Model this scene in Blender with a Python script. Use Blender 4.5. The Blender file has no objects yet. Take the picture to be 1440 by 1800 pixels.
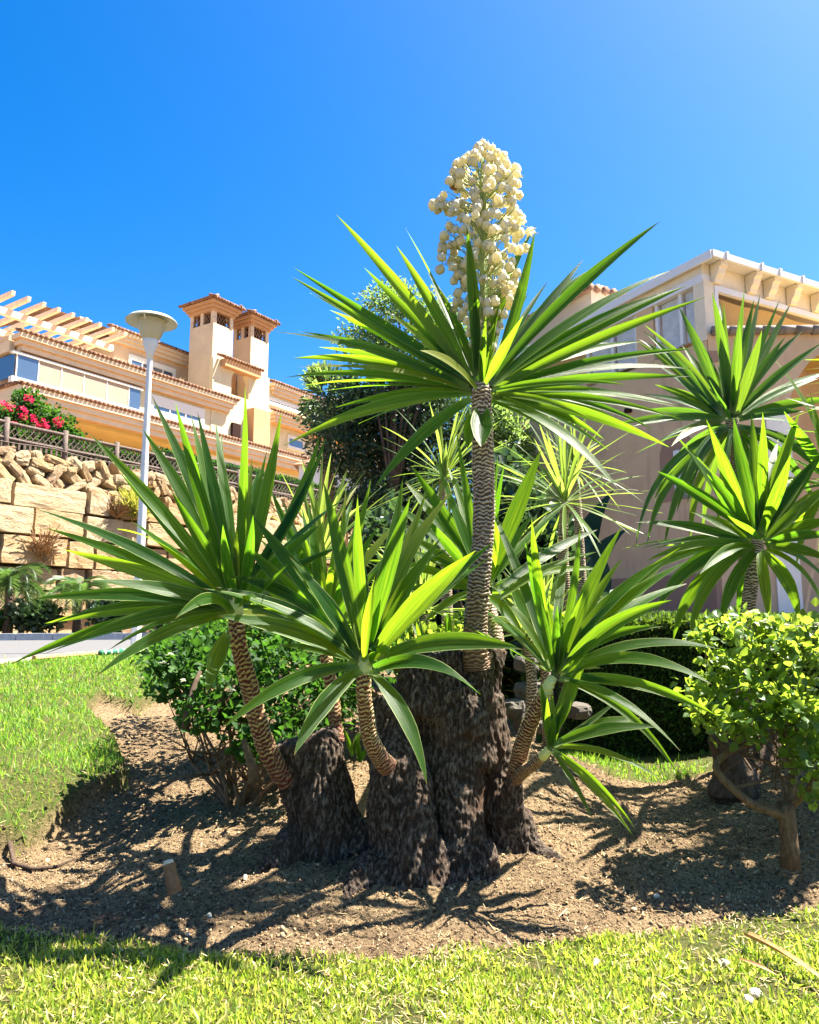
import bpy, bmesh, math, random
import numpy as np
from mathutils import Vector, Matrix, Euler, noise
scene = bpy.context.scene
C = scene.collection
R = math.radians
PI = math.pi

# ------------------------------------------------ camera, sky, sun, exposure
FPX = 1330.0; PITCH = math.atan(185/FPX); CAMZ = 1.1
cam_d = bpy.data.cameras.new('camera'); cam = bpy.data.objects.new('camera', cam_d); C.objects.link(cam)
cam.location = (0, 0, CAMZ); cam.rotation_euler = (PI/2+PITCH, 0, 0)
cam_d.sensor_fit = 'HORIZONTAL'; cam_d.sensor_width = 36; cam_d.lens = 36*FPX/1440
cam_d.clip_start = 0.05; cam_d.clip_end = 2000
scene.camera = cam
SUN_DIR = Vector((0.95, 0.29, 0.0)).normalized(); SUN_EL = R(60)
SD = Vector((SUN_DIR.x*math.cos(SUN_EL), SUN_DIR.y*math.cos(SUN_EL), math.sin(SUN_EL)))
sun_d = bpy.data.lights.new('sun', 'SUN'); sun = bpy.data.objects.new('sun', sun_d); C.objects.link(sun)
sun.rotation_euler = SD.to_track_quat('Z', 'Y').to_euler()
sun_d.energy = 5.0; sun_d.angle = R(0.5); sun_d.color = (1.0, 0.93, 0.80)
world = bpy.data.worlds.new('World'); scene.world = world; world.use_nodes = True
wt = world.node_tree; wt.nodes.clear()
sky = wt.nodes.new('ShaderNodeTexSky'); sky.sky_type = 'NISHITA'; sky.sun_disc = False
sky.sun_elevation = SUN_EL; sky.sun_rotation = math.atan2(SUN_DIR.x, SUN_DIR.y)
sky.air_density = 1.0; sky.dust_density = 1.3; sky.ozone_density = 4.0; sky.altitude = 100
wh = wt.nodes.new('ShaderNodeHueSaturation'); wh.inputs['Saturation'].default_value = 1.45; wh.inputs['Hue'].default_value = 0.504
bg = wt.nodes.new('ShaderNodeBackground'); bg.inputs[1].default_value = 0.05
wo = wt.nodes.new('ShaderNodeOutputWorld')
wt.links.new(sky.outputs[0], wh.inputs['Color']); wt.links.new(wh.outputs[0], bg.inputs[0]); wt.links.new(bg.outputs[0], wo.inputs[0])
scene.view_settings.view_transform = 'Standard'; scene.view_settings.look = 'None'
scene.view_settings.exposure = 2.5; scene.view_settings.gamma = 1.0; scene.view_settings.use_curve_mapping = False
scene.render.engine = 'CYCLES'
scene.cycles.max_bounces = 6; scene.cycles.transparent_max_bounces = 8; scene.cycles.transmission_bounces = 4
scene.cycles.diffuse_bounces = 3

# ------------------------------------------------ geometry helpers
ct, st_ = math.cos(PITCH), math.sin(PITCH)
def ray(px, py):
    x = (px-720)/FPX; y = -(py-900)/FPX
    return Vector((x, ct-st_*y, st_+ct*y))
def P(px, py, d):
    r = ray(px, py); k = d/r.y
    return Vector((r.x*k, d, CAMZ+r.z*k))
def G(px, py, z):
    r = ray(px, py); k = (z-CAMZ)/r.z
    return Vector((r.x*k, r.y*k, z))
def pxm(d): return d/FPX          # metres for one photograph pixel at depth d

def tag(o, label=None, cat=None, group=None, kind=None):
    if label: o['label'] = label
    if cat: o['category'] = cat
    if group: o['group'] = group
    if kind: o['kind'] = kind
    return o
def empty(name, loc, label=None, cat=None, group=None, rz=0):
    o = bpy.data.objects.new(name, None); C.objects.link(o); o.location = loc
    o.rotation_euler = (0, 0, rz); o.empty_display_size = .1
    return tag(o, label, cat, group)
def link(name, me, parent=None, m=None, world_coords=True):
    o = bpy.data.objects.new(name, me); C.objects.link(o)
    if m is not None and not me.materials: me.materials.append(m)
    if parent is not None:
        o.parent = parent
        if world_coords:
            wl = Vector((0, 0, 0)); q = parent
            while q is not None: wl += q.location; q = q.parent
            o.location = -wl
    return o
def mesh_np(name, V, F, m=None, smooth=False, uv=None, attrs=None, mats=None, matidx=None):
    """V (n,3); F list of lists or (m,k) array"""
    me = bpy.data.meshes.new(name)
    V = np.asarray(V, dtype=np.float32)
    if isinstance(F, np.ndarray):
        k = F.shape[1]; nf = F.shape[0]
        me.vertices.add(len(V)); me.vertices.foreach_set('co', V.ravel())
        me.loops.add(nf*k); me.loops.foreach_set('vertex_index', F.astype(np.int32).ravel())
        me.polygons.add(nf); me.polygons.foreach_set('loop_start', np.arange(0, nf*k, k, dtype=np.int32))
        me.polygons.foreach_set('loop_total', np.full(nf, k, dtype=np.int32))
        me.update(calc_edges=True)
    else:
        me.from_pydata([tuple(map(float, v)) for v in V], [], F); me.update()
    if smooth: me.polygons.foreach_set('use_smooth', np.ones(len(me.polygons), dtype=bool))
    if uv is not None:
        li = np.empty(len(me.loops), dtype=np.int32); me.loops.foreach_get('vertex_index', li)
        lay = me.uv_layers.new(name='UVMap'); lay.data.foreach_set('uv', np.asarray(uv, dtype=np.float32)[li].ravel())
    if attrs:
        for k_, a in attrs.items():
            at = me.attributes.new(k_, 'FLOAT', 'POINT'); at.data.foreach_set('value', np.asarray(a, dtype=np.float32))
    if m is not None: me.materials.append(m)
    if mats:
        for mm in mats: me.materials.append(mm)
    if matidx is not None: me.polygons.foreach_set('material_index', np.asarray(matidx, dtype=np.int32))
    return me

class MB:
    """collects boxes, tubes, prisms into one mesh"""
    def __init__(s): s.V = []; s.F = []
    def add(s, V, F):
        b = len(s.V); s.V += [tuple(v) for v in V]; s.F += [[i+b for i in f] for f in F]; return s
    def box(s, c, sx, sy, sz, M=None):
        vs = [Vector((x*sx/2, y*sy/2, z*sz/2)) for z in (-1, 1) for y in (-1, 1) for x in (-1, 1)]
        if M is not None: vs = [M @ v for v in vs]
        return s.add([v+Vector(c) for v in vs], [[0,2,3,1],[4,5,7,6],[0,1,5,4],[2,6,7,3],[0,4,6,2],[1,3,7,5]])
    def hexa(s, pts):   # 8 points, bottom 4 ccw then top 4
        return s.add(pts, [[3,2,1,0],[4,5,6,7],[0,1,5,4],[1,2,6,5],[2,3,7,6],[3,0,4,7]])
    def tube(s, pts, rad, seg=8, caps=True):
        pts = [Vector(p) for p in pts]; n = len(pts)
        if not hasattr(rad, '__len__'): rad = [rad]*n
        V = []; F = []; prev = None
        for i, p in enumerate(pts):
            t = (pts[min(i+1, n-1)]-pts[max(i-1, 0)]).normalized()
            if prev is None:
                a = t.cross(Vector((0, 1, .13))); a = a if a.length > .05 else t.cross(Vector((1, 0, 0)))
            else: a = prev-t*prev.dot(t)
            a.normalize(); b = t.cross(a); prev = a
            for k in range(seg):
                an = 2*PI*k/seg; V.append(p+(a*math.cos(an)+b*math.sin(an))*rad[i])
        for i in range(n-1):
            for k in range(seg):
                k2 = (k+1) % seg; F.append([i*seg+k, i*seg+k2, (i+1)*seg+k2, (i+1)*seg+k])
        if caps: F.append(list(range(seg))[::-1]); F.append([(n-1)*seg+k for k in range(seg)])
        return s.add(V, F)
    def lathe(s, c, prof, seg=24):
        V = []; F = []; n = len(prof)
        for (r, z) in prof:
            for k in range(seg):
                a = 2*PI*k/seg; V.append(Vector(c)+Vector((r*math.cos(a), r*math.sin(a), z)))
        for i in range(n-1):
            for k in range(seg):
                k2 = (k+1) % seg; F.append([i*seg+k, i*seg+k2, (i+1)*seg+k2, (i+1)*seg+k])
        return s.add(V, F)
    def build(s, name, m, parent=None, smooth=False, kind=None):
        me = bpy.data.meshes.new(name); me.from_pydata(s.V, [], s.F); me.update()
        bm = bmesh.new(); bm.from_mesh(me); bmesh.ops.recalc_face_normals(bm, faces=bm.faces); bm.to_mesh(me); bm.free()
        if smooth:
            me.polygons.foreach_set('use_smooth', np.ones(len(me.polygons), dtype=bool))
        o = link(name, me, parent, m)
        if kind: o['kind'] = kind
        return o

# scatter: replicate a template many times into one mesh
def rot_mats(n, rng, tilt=None):
    """random rotation matrices: yaw random, tilt up to tilt (None: full random)"""
    if tilt is None:
        q = rng.normal(size=(n, 4)); q /= np.linalg.norm(q, axis=1)[:, None]
    else:
        yaw = rng.uniform(0, 2*PI, n); tl = np.abs(rng.normal(0, tilt, n)); ax = rng.uniform(0, 2*PI, n)
        qz = np.stack([np.cos(yaw/2), 0*yaw, 0*yaw, np.sin(yaw/2)], 1)
        qt = np.stack([np.cos(tl/2), np.sin(tl/2)*np.cos(ax), np.sin(tl/2)*np.sin(ax), 0*tl], 1)
        w1, x1, y1, z1 = qt.T; w2, x2, y2, z2 = qz.T
        q = np.stack([w1*w2-x1*x2-y1*y2-z1*z2, w1*x2+x1*w2+y1*z2-z1*y2, w1*y2-x1*z2+y1*w2+z1*x2, w1*z2+x1*y2-y1*x2+z1*w2], 1)
    w, x, y, z = q.T
    return np.stack([np.stack([1-2*(y*y+z*z), 2*(x*y-z*w), 2*(x*z+y*w)], 1),
                     np.stack([2*(x*y+z*w), 1-2*(x*x+z*z), 2*(y*z-x*w)], 1),
                     np.stack([2*(x*z-y*w), 2*(y*z+x*w), 1-2*(x*x+y*y)], 1)], 1)
def frames_from_dir(D, rng, roll=0.6, upw=(0, 0, 1)):
    """matrices whose local Y runs along D, local Z leans to upw"""
    D = D/np.linalg.norm(D, axis=1)[:, None]
    U = np.tile(np.array(upw, float), (len(D), 1))+rng.normal(0, roll, (len(D), 3))
    X = np.cross(D, U); X /= np.linalg.norm(X, axis=1)[:, None]+1e-9
    Z = np.cross(X, D)
    return np.stack([X, D, Z], 2)
def scatter(name, TV, TF, pos, rots, scl, m, uvT=None, smooth=False):
    TV = np.asarray(TV, float); TF = np.asarray(TF, int); n = len(pos); k = len(TV)
    scl = np.asarray(scl, float)
    if scl.ndim == 1: scl = np.repeat(scl[:, None], 3, 1)
    V = np.einsum('nij,nkj->nki', rots, TV[None]*scl[:, None, :])+np.asarray(pos)[:, None, :]
    F = (TF[None]+(np.arange(n)*k)[:, None, None]).reshape(-1, TF.shape[1])
    rnd = np.repeat(np.random.default_rng(n).uniform(0, 1, n), k)
    at = {'rnd': rnd}
    if uvT is not None: at['tv'] = np.tile(np.asarray(uvT, float), n)
    return mesh_np(name, V.reshape(-1, 3), F, m, smooth, attrs=at)

# ------------------------------------------------ material helpers
class N:
    def __init__(s, name, rough=.6, spec=.4):
        s.m = bpy.data.materials.new(name); s.m.use_nodes = True; s.t = s.m.node_tree
        s.b = s.t.nodes['Principled BSDF']; s.out = s.t.nodes['Material Output']
        s.b.inputs['Roughness'].default_value = rough
        s.b.inputs['Specular IOR Level'].default_value = spec
    def n(s, typ, **kw):
        nd = s.t.nodes.new(typ)
        for k, v in kw.items(): setattr(nd, k, v)
        return nd
    def l(s, a, b): s.t.links.new(a, b)
    def coord(s, kind='Object', scale=(1, 1, 1)):
        tc = s.n('ShaderNodeTexCoord'); mp = s.n('ShaderNodeMapping'); mp.inputs['Scale'].default_value = scale
        s.l(tc.outputs[kind], mp.inputs[0]); return mp.outputs[0]
    def noise(s, vec, scale, detail=4, rough=.6, dist=0):
        nz = s.n('ShaderNodeTexNoise'); nz.inputs['Scale'].default_value = scale; nz.inputs['Detail'].default_value = detail
        nz.inputs['Roughness'].default_value = rough; nz.inputs['Distortion'].default_value = dist
        if vec is not None: s.l(vec, nz.inputs['Vector'])
        return nz.outputs['Fac']
    def ramp(s, fac, stops):
        r = s.n('ShaderNodeValToRGB'); e = r.color_ramp.elements
        while len(e) < len(stops): e.new(.5)
        for el, (p, c) in zip(e, stops): el.position = p; el.color = (*c, 1) if len(c) == 3 else c
        s.l(fac, r.inputs[0]); return r.outputs[0]
    def mix(s, fac, a, b, mode='MIX'):
        mx = s.n('ShaderNodeMix', data_type='RGBA', blend_type=mode)
        for sock, v in ((mx.inputs[0], fac), (mx.inputs[6], a), (mx.inputs[7], b)):
            if isinstance(v, (int, float)): sock.default_value = v
            elif isinstance(v, tuple): sock.default_value = (*v, 1)
            else: s.l(v, sock)
        return mx.outputs[2]
    def math(s, op, a, b=0.0):
        mt = s.n('ShaderNodeMath', operation=op)
        for sock, v in ((mt.inputs[0], a), (mt.inputs[1], b)):
            if isinstance(v, (int, float)): sock.default_value = v
            else: s.l(v, sock)
        return mt.outputs[0]
    def attr(s, name):
        a = s.n('ShaderNodeAttribute'); a.attribute_name = name; return a.outputs['Fac']
    def rnd(s): return s.n('ShaderNodeObjectInfo').outputs['Random']
    def col(s, c):
        if isinstance(c, tuple): s.b.inputs['Base Color'].default_value = (*c, 1)
        else: s.l(c, s.b.inputs['Base Color'])
        return s
    def bump(s, h, strength=.5, dist=.01):
        b = s.n('ShaderNodeBump'); b.inputs['Strength'].default_value = strength; b.inputs['Distance'].default_value = dist
        s.l(h, b.inputs['Height']); s.l(b.outputs[0], s.b.inputs['Normal']); return s
    def translucent(s, color, fac):
        t = s.n('ShaderNodeBsdfTranslucent'); mx = s.n('ShaderNodeMixShader')
        if isinstance(color, tuple): t.inputs[0].default_value = (*color, 1)
        else: s.l(color, t.inputs[0])
        if isinstance(fac, (int, float)): mx.inputs[0].default_value = fac
        else: s.l(fac, mx.inputs[0])
        s.l(s.b.outputs[0], mx.inputs[1]); s.l(t.outputs[0], mx.inputs[2]); s.l(mx.outputs[0], s.out.inputs[0]); return s

M = {}
def yucca_leaf_mat(name, dark, light, tr1, tr2, edge, fac=.45, rough=.33):
    a = N(name, rough, .24)
    uv = a.n('ShaderNodeUVMap').outputs[0]
    sep = a.n('ShaderNodeSeparateXYZ'); a.l(uv, sep.inputs[0])
    mp = a.n('ShaderNodeMapping'); mp.inputs['Scale'].default_value = (22, .9, 1); a.l(uv, mp.inputs[0])
    st = a.noise(mp.outputs[0], 1.0, 3, .6)
    mp2 = a.n('ShaderNodeMapping'); mp2.inputs['Scale'].default_value = (4, 3, 1); a.l(uv, mp2.inputs[0])
    bl = a.noise(mp2.outputs[0], 1.0, 3, .6)
    ed = a.math('ABSOLUTE', a.math('SUBTRACT', sep.outputs[0], .5))       # 0 centre .5 edge
    edf = a.ramp(ed, [(.0, (0, 0, 0)), (.44, (0, 0, 0)), (.485, (1, 1, 1)), (1, (1, 1, 1))])
    rn = a.rnd()
    fac_c = a.math('ADD', a.math('MULTIPLY', st, .9), a.math('MULTIPLY', a.math('SUBTRACT', rn, .5), .45))
    c = a.mix(a.ramp(fac_c, [(.3, (0, 0, 0)), (.75, (1, 1, 1))]), dark, light)
    c = a.mix(a.math('MULTIPLY', edf, .75), c, edge)
    # base of the leaf pale
    bs = a.ramp(sep.outputs[1], [(0, (1, 1, 1)), (.10, (0, 0, 0)), (1, (0, 0, 0))])
    c = a.mix(a.math('MULTIPLY', bs, .8), c, (.35, .42, .16))
    sp = a.ramp(a.noise(a.coord('Object'), 90, 2, .5), [(.72, (0, 0, 0)), (.78, (1, 1, 1))])
    c = a.mix(a.math('MULTIPLY', sp, .35), c, (.22, .22, .08))
    tip = a.ramp(a.math('ADD', sep.outputs[1], a.math('MULTIPLY', a.math('SUBTRACT', bl, .5), .12)), [(0, (0, 0, 0)), (.955, (0, 0, 0)), (.985, (1, 1, 1))])
    c = a.mix(tip, c, (.12, .06, .02))
    old = a.ramp(a.math('ADD', a.math('MULTIPLY', rn, .9), a.math('MULTIPLY', a.noise(mp2.outputs[0], 2.5, 4, .7), .25)), [(.9, (0, 0, 0)), (1.0, (.6,)*3)])
    c = a.mix(old, c, (.22, .19, .04))
    a.col(c)
    t = a.mix(a.ramp(a.math('ADD', a.math('MULTIPLY', bl, .7), a.math('MULTIPLY', rn, .3)), [(.3, (0, 0, 0)), (.75, (1, 1, 1))]), tr1, tr2)
    t = a.mix(a.math('MULTIPLY', a.ramp(st, [(.42, (1, 1, 1)), (.55, (0, 0, 0))]), .35), t, dark)
    a.translucent(t, fac)
    rr = a.ramp(bl, [(.3, (rough-.06,)*3), (.7, (rough+.14,)*3)]); a.l(rr, a.b.inputs['Roughness'])
    a.bump(st, .35, .004)
    return a.m
M['yleaf'] = yucca_leaf_mat('yucca_leaf', (.007, .036, .006), (.032, .105, .010), (.14, .39, .012), (.50, .74, .02), (.46, .54, .2), .56, .38)
M['yleaf_dark'] = yucca_leaf_mat('yucca_leaf_deep', (.012, .05, .016), (.04, .11, .022), (.12, .32, .015), (.40, .62, .03), (.40, .48, .22), .4)
M['yleaf_thin'] = yucca_leaf_mat('narrow_yucca_leaf', (.05, .11, .02), (.13, .2, .04), (.28, .45, .04), (.5, .62, .10), (.45, .5, .22), .45)

def leafy(name, c1, c2, t1, fac=.4, rough=.45, spec=.45):
    a = N(name, rough, spec); r = a.attr('rnd')
    r2 = a.math('FRACT', a.math('ADD', r, a.rnd()))
    c = a.mix(r2, c1, c2); a.col(c); a.translucent(a.mix(r2, t1, tuple(min(1, x*1.5) for x in t1)), fac); return a.m
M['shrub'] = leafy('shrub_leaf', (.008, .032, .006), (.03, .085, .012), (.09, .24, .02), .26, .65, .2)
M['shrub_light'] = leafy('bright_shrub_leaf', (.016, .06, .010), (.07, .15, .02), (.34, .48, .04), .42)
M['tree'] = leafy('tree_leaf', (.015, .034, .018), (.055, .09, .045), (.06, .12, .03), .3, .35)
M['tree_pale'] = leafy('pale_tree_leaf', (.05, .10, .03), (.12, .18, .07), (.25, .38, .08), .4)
M['hedge'] = leafy('hedge_leaf', (.008, .032, .008), (.02, .07, .012), (.22, .36, .03), .22, .6)
M['palm'] = leafy('palm_leaf', (.02, .06, .015), (.06, .12, .03), (.12, .22, .04), .35)
M['grass'] = None
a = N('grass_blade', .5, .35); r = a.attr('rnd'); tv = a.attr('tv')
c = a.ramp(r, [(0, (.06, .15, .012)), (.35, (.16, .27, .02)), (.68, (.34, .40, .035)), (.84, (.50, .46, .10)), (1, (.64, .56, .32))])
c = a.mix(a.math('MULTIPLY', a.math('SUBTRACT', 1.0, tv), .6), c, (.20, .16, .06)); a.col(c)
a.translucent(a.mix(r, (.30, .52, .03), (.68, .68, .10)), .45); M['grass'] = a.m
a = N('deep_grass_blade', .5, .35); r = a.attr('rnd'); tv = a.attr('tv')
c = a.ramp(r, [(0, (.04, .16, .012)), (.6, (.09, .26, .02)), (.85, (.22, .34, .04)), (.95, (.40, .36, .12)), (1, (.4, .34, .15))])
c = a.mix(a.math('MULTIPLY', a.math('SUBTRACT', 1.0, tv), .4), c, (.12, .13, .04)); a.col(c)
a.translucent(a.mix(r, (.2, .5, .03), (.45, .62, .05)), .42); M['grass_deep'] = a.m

def plain(name, c, rough=.6, spec=.4, nz=0, nscale=20, bump=0, bdist=.005, c2=None, metal=0):
    a = N(name, rough, spec)
    if metal: a.b.inputs['Metallic'].default_value = metal
    if nz or bump or c2:
        v = a.coord('Object'); f = a.noise(v, nscale, 5, .65)
        if c2: a.col(a.mix(a.ramp(f, [(.3, (0, 0, 0)), (.7, (1, 1, 1))]), c, c2))
        elif nz: a.col(a.mix(a.ramp(f, [(.3, (0, 0, 0)), (.7, (1, 1, 1))]), tuple(x*(1-nz) for x in c), tuple(min(1, x*(1+nz)) for x in c)))
        else: a.col(c)
        if bump: a.bump(a.noise(v, nscale*3, 5, .7), bump, bdist)
    else: a.col(c)
    return a.m
def stucco(name, c, stain=(.3, .2, .13), amt=.3):
    a = N(name, .85, .2); v = a.coord('Object')
    f = a.noise(v, 1.1, 6, .6); g = a.noise(a.coord('Object', (1.4, 1.4, .18)), 2.2, 5, .65)
    c0 = a.mix(a.ramp(f, [(.3, (0, 0, 0)), (.72, (1, 1, 1))]), tuple(x*.88 for x in c), tuple(min(1, x*1.07) for x in c))
    c0 = a.mix(a.math('MULTIPLY', a.ramp(g, [(.56, (0, 0, 0)), (.74, (1, 1, 1))]), amt), c0, stain)
    a.col(c0); a.bump(a.noise(v, 42, 4, .7), .35, .01); return a.m
def bark(name, c1, c2, c3, scale=(9, 9, 2.2)):
    a = N(name, .85, .25); v = a.coord('Object', scale)
    f = a.noise(v, 5, 8, .72, .6); g = a.noise(a.coord('Object'), 6, 5, .6); v2 = a.coord('Object', (16, 16, 3.5)); h = a.noise(v2, 9, 6, .75, .4)
    c = a.mix(a.ramp(f, [(.36, (0, 0, 0)), (.62, (1, 1, 1))]), c1, c2)
    c = a.mix(a.math('MULTIPLY', a.ramp(h, [(.55, (0, 0, 0)), (.68, (1, 1, 1))]), .75), c, c3)
    c = a.mix(a.math('MULTIPLY', a.ramp(g, [(.45, (0, 0, 0)), (.7, (1, 1, 1))]), .35), c, tuple(x*.55 for x in c1))
    a.col(c); a.bump(a.math('ADD', f, a.math('MULTIPLY', h, .8)), .9, .02); return a.m
M['bark_plain'] = bark('old_yucca_bark', (.05, .028, .017), (.19, .115, .068), (.42, .36, .30), (14, 14, 4.5))
M['bark_root'] = bark('root_bark', (.06, .038, .025), (.15, .10, .07), (.22, .16, .12))
M['branch'] = bark('shrub_branch_bark', (.13, .075, .035), (.30, .19, .10), (.42, .33, .22), (12, 12, 5))
a = N('old_yucca_bark_ridged', .85, .22); v = a.coord('Object', (14, 14, 5)); f = a.noise(v, 9, 7, .75, .5); rg_ = a.attr('ridge')
c = a.mix(a.ramp(f, [(.38, (0, 0, 0)), (.62, (1, 1, 1))]), (.015, .010, .007), (.065, .042, .029))
c = a.mix(a.ramp(a.math('ADD', a.math('MULTIPLY', rg_, .35), a.math('MULTIPLY', f, .8)), [(.58, (0, 0, 0)), (.78, (.6,)*3)]), c, (.30, .24, .19))
c = a.mix(a.ramp(a.noise(a.coord('Object'), 4.5, 5, .6), [(.5, (0, 0, 0)), (.72, (.6,)*3)]), c, (.10, .05, .028))
a.col(c); a.bump(f, 1.0, .014); M['bark'] = a.m
M['twig'] = plain('dry_twig', (.20, .13, .08), .8, .2, .4, 60)
# ------------------------------------------------ ground shape
ctrl = []
def g(px, py, z): p = G(px, py, z); ctrl.append((p.x, p.y, z))
def gw(x, y, z): ctrl.append((x, y, z))
for px in (-500, 0, 360, 720, 1080, 1440, 1900): g(px, 1850, 0)
for px, py in ((0, 1640), (360, 1660), (720, 1670), (1080, 1640), (1440, 1600)): g(px, py, .0)
g(300, 1530, .085); g(370, 1530, .07); g(220, 1590, .03)
for px, py, z in ((560, 1500, .10), (740, 1560, .05), (850, 1550, .06), (640, 1530, .09), (1000, 1540, .05), (1100, 1570, .03),
                  (1250, 1530, .05), (1387, 1510, .06), (1100, 1450, .10), (1250, 1430, .09), (1000, 1430, .13), (1050, 1400, .12),
                  (960, 1335, .30), (890, 1300, .34), (1120, 1385, .08), (1220, 1380, .08), (1300, 1345, .24), (1400, 1340, .30),
                  (1340, 1400, .14), (1100, 1345, .10), (1200, 1345, .10), (1000, 1322, .14), (1150, 1322, .12),
                  (0, 1560, -.03), (150, 1530, -.03), (60, 1500, -.05), (170, 1460, .0), (260, 1430, .05), (230, 1380, .06),
                  (350, 1420, .12), (450, 1440, .14), (330, 1310, .16), (260, 1320, .12), (420, 1330, .22), (300, 1240, .26), (400, 1240, .32),
                  (500, 1250, .38), (250, 1270, .20), (600, 1250, .42),
                  (0, 1440, .13), (110, 1410, .13), (190, 1360, .15), (0, 1300, .24), (120, 1300, .22), (100, 1240, .32), (200, 1220, .34), (0, 1195, .42), (250, 1185, .44), (450, 1180, .45)):
    g(px, py, z)
for x, y, z in ((-5, 9, .45), (-4.2, 11.5, .47), (-3, 14, .47), (-8, 6, .42), (-7, 3, .25), (-4, 1.5, .05), (-10, 12, .42), (-10, 18, .42), (-14, 20, .5), (-3, 19, .45), (2, 12, .6), (4, 9, .5), (6, 6, .35),
                (5, 3, .1), (3, 7, .3), (8, 12, .8), (3, 17, .8), (14, 14, .8), (0, 16, .6), (0, 25, .7), (-20, 26, .6), (20, 25, 1), (-30, 10, .3), (30, 5, .3), (0, -4, 0), (-8, -4, 0), (8, -4, 0), (-30, -20, 0), (30, -20, 0), (0, 40, .8), (-30, 40, .8), (30, 40, .9)):
    gw(x, y, z)
CP = np.array(ctrl)
def _phi(r): return np.sqrt(r*r+.04)
_A = _phi(np.hypot(CP[:, 0][:, None]-CP[:, 0][None], CP[:, 1][:, None]-CP[:, 1][None]))
_n = len(CP)
_K = np.zeros((_n+1, _n+1)); _K[:_n, :_n] = _A - np.eye(_n)*.05; _K[:_n, _n] = 1; _K[_n, :_n] = 1
_W = np.linalg.solve(_K, np.append(CP[:, 2], 0))
def base_h(x, y):
    x = np.asarray(x, float); y = np.asarray(y, float); o = np.zeros(x.shape)+_W[_n]
    for i in range(_n): o += _W[i]*_phi(np.hypot(x-CP[i, 0], y-CP[i, 1]))
    return o
def in_poly(x, y, poly):
    x = np.asarray(x); y = np.asarray(y); ins = np.zeros(x.shape, bool); n = len(poly)
    for i in range(n):
        x1, y1 = poly[i]; x2, y2 = poly[(i+1) % n]
        c = ((y1 > y) != (y2 > y)) & (x < (x2-x1)*(y-y1)/(y2-y1+1e-12)+x1); ins ^= c
    return ins
def sd_poly(x, y, poly):
    """signed distance, positive inside"""
    d = np.full(np.shape(x), 1e9); n = len(poly)
    for i in range(n):
        x1, y1 = poly[i]; x2, y2 = poly[(i+1) % n]; ex, ey = x2-x1, y2-y1
        t = np.clip(((x-x1)*ex+(y-y1)*ey)/(ex*ex+ey*ey+1e-12), 0, 1)
        d = np.minimum(d, np.hypot(x-x1-t*ex, y-y1-t*ey))
    return np.where(in_poly(x, y, poly), d, -d)
def gp(l, z): return [tuple(G(px, py, zz if zz is not None else z).xy) for px, py, zz in l]
NEAR_LAWN = [(-9, -4), (9, -4), (6, 2.9)] + gp([(1700, 1585, None), (1440, 1608, None), (1300, 1622, None), (1200, 1640, None), (1000, 1662, None), (860, 1678, None), (700, 1694, None),
             (520, 1695, None), (350, 1682, None), (200, 1664, None), (80, 1650, None), (-100, 1630, None), (-300, 1620, None)], 0) + [(-3, 2.5)]
LEFT_LAWN = gp([(-60, 1462, .13), (0, 1458, .13), (45, 1452, .13), (80, 1430, .13), (120, 1412, .14), (165, 1392, .15), (212, 1380, .15), (222, 1350, .16), (208, 1310, .2), (180, 1280, .24), (150, 1258, .28),
             (175, 1235, .31), (232, 1238, .33), (275, 1222, .36), (315, 1208, .40), (420, 1200, .42)], 0) + [(-1.2, 10.5), (-3.8, 13.2), (-4.35, 11.5), (-4.95, 9), (-6.5, 5.6), (-7, 3.4), (-3, 3.45)]
BACK_LAWN = gp([(930, 1300, .2), (1010, 1345, .12), (1080, 1368, .10), (1180, 1370, .10), (1240, 1352, .14), (1300, 1325, .2)], 0) + [(9, 7), (9, 11), (-.5, 11), (.6, 8)]
def fbm(x, y, s, oct=4, seed=0):
    # cheap value noise on grid via sines of hashed lattice
    out = np.zeros(np.shape(x)); amp = 1; tot = 0
    for o in range(oct):
        rg = np.random.default_rng(seed*17+o); T = rg.uniform(-1, 1, (256, 256))
        fx = x*s; fy = y*s; ix = np.floor(fx).astype(int); iy = np.floor(fy).astype(int); tx = fx-ix; ty = fy-iy
        tx = tx*tx*(3-2*tx); ty = ty*ty*(3-2*ty)
        a = T[ix % 256, iy % 256]; b = T[(ix+1) % 256, iy % 256]; c = T[ix % 256, (iy+1) % 256]; d = T[(ix+1) % 256, (iy+1) % 256]
        out += amp*((a*(1-tx)+b*tx)*(1-ty)+(c*(1-tx)+d*tx)*ty); tot += amp; amp *= .55; s *= 2.03
    return out/tot
def ground_h(x, y, fine=True):
    x = np.asarray(x, float); y = np.asarray(y, float)
    h = base_h(x, y)
    s1 = sd_poly(x, y, NEAR_LAWN); s2 = sd_poly(x, y, LEFT_LAWN); s3 = sd_poly(x, y, BACK_LAWN)
    wob = fbm(x, y, 7, 3, 5)*.03
    h = h + .018*np.clip((s1+wob)/.04+.5, 0, 1) + .11*np.clip((s2+wob)/.03+.5, 0, 1)
    lawn = np.clip(np.maximum(np.maximum(s1, s2), s3)/.05+.5, 0, 1)
    if fine:
        soil = (1-lawn)*(np.hypot(x, y-4) < 9)
        h = h + soil*(fbm(x, y, 2.6, 3, 1)*.035 + fbm(x, y, 13, 4, 2)*.022 + np.abs(fbm(x, y, 40, 3, 3))*.014) + lawn*fbm(x, y, 4, 3, 4)*.012
    return h
def gh(x, y): return float(ground_h(np.array([x]), np.array([y]))[0])

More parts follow.
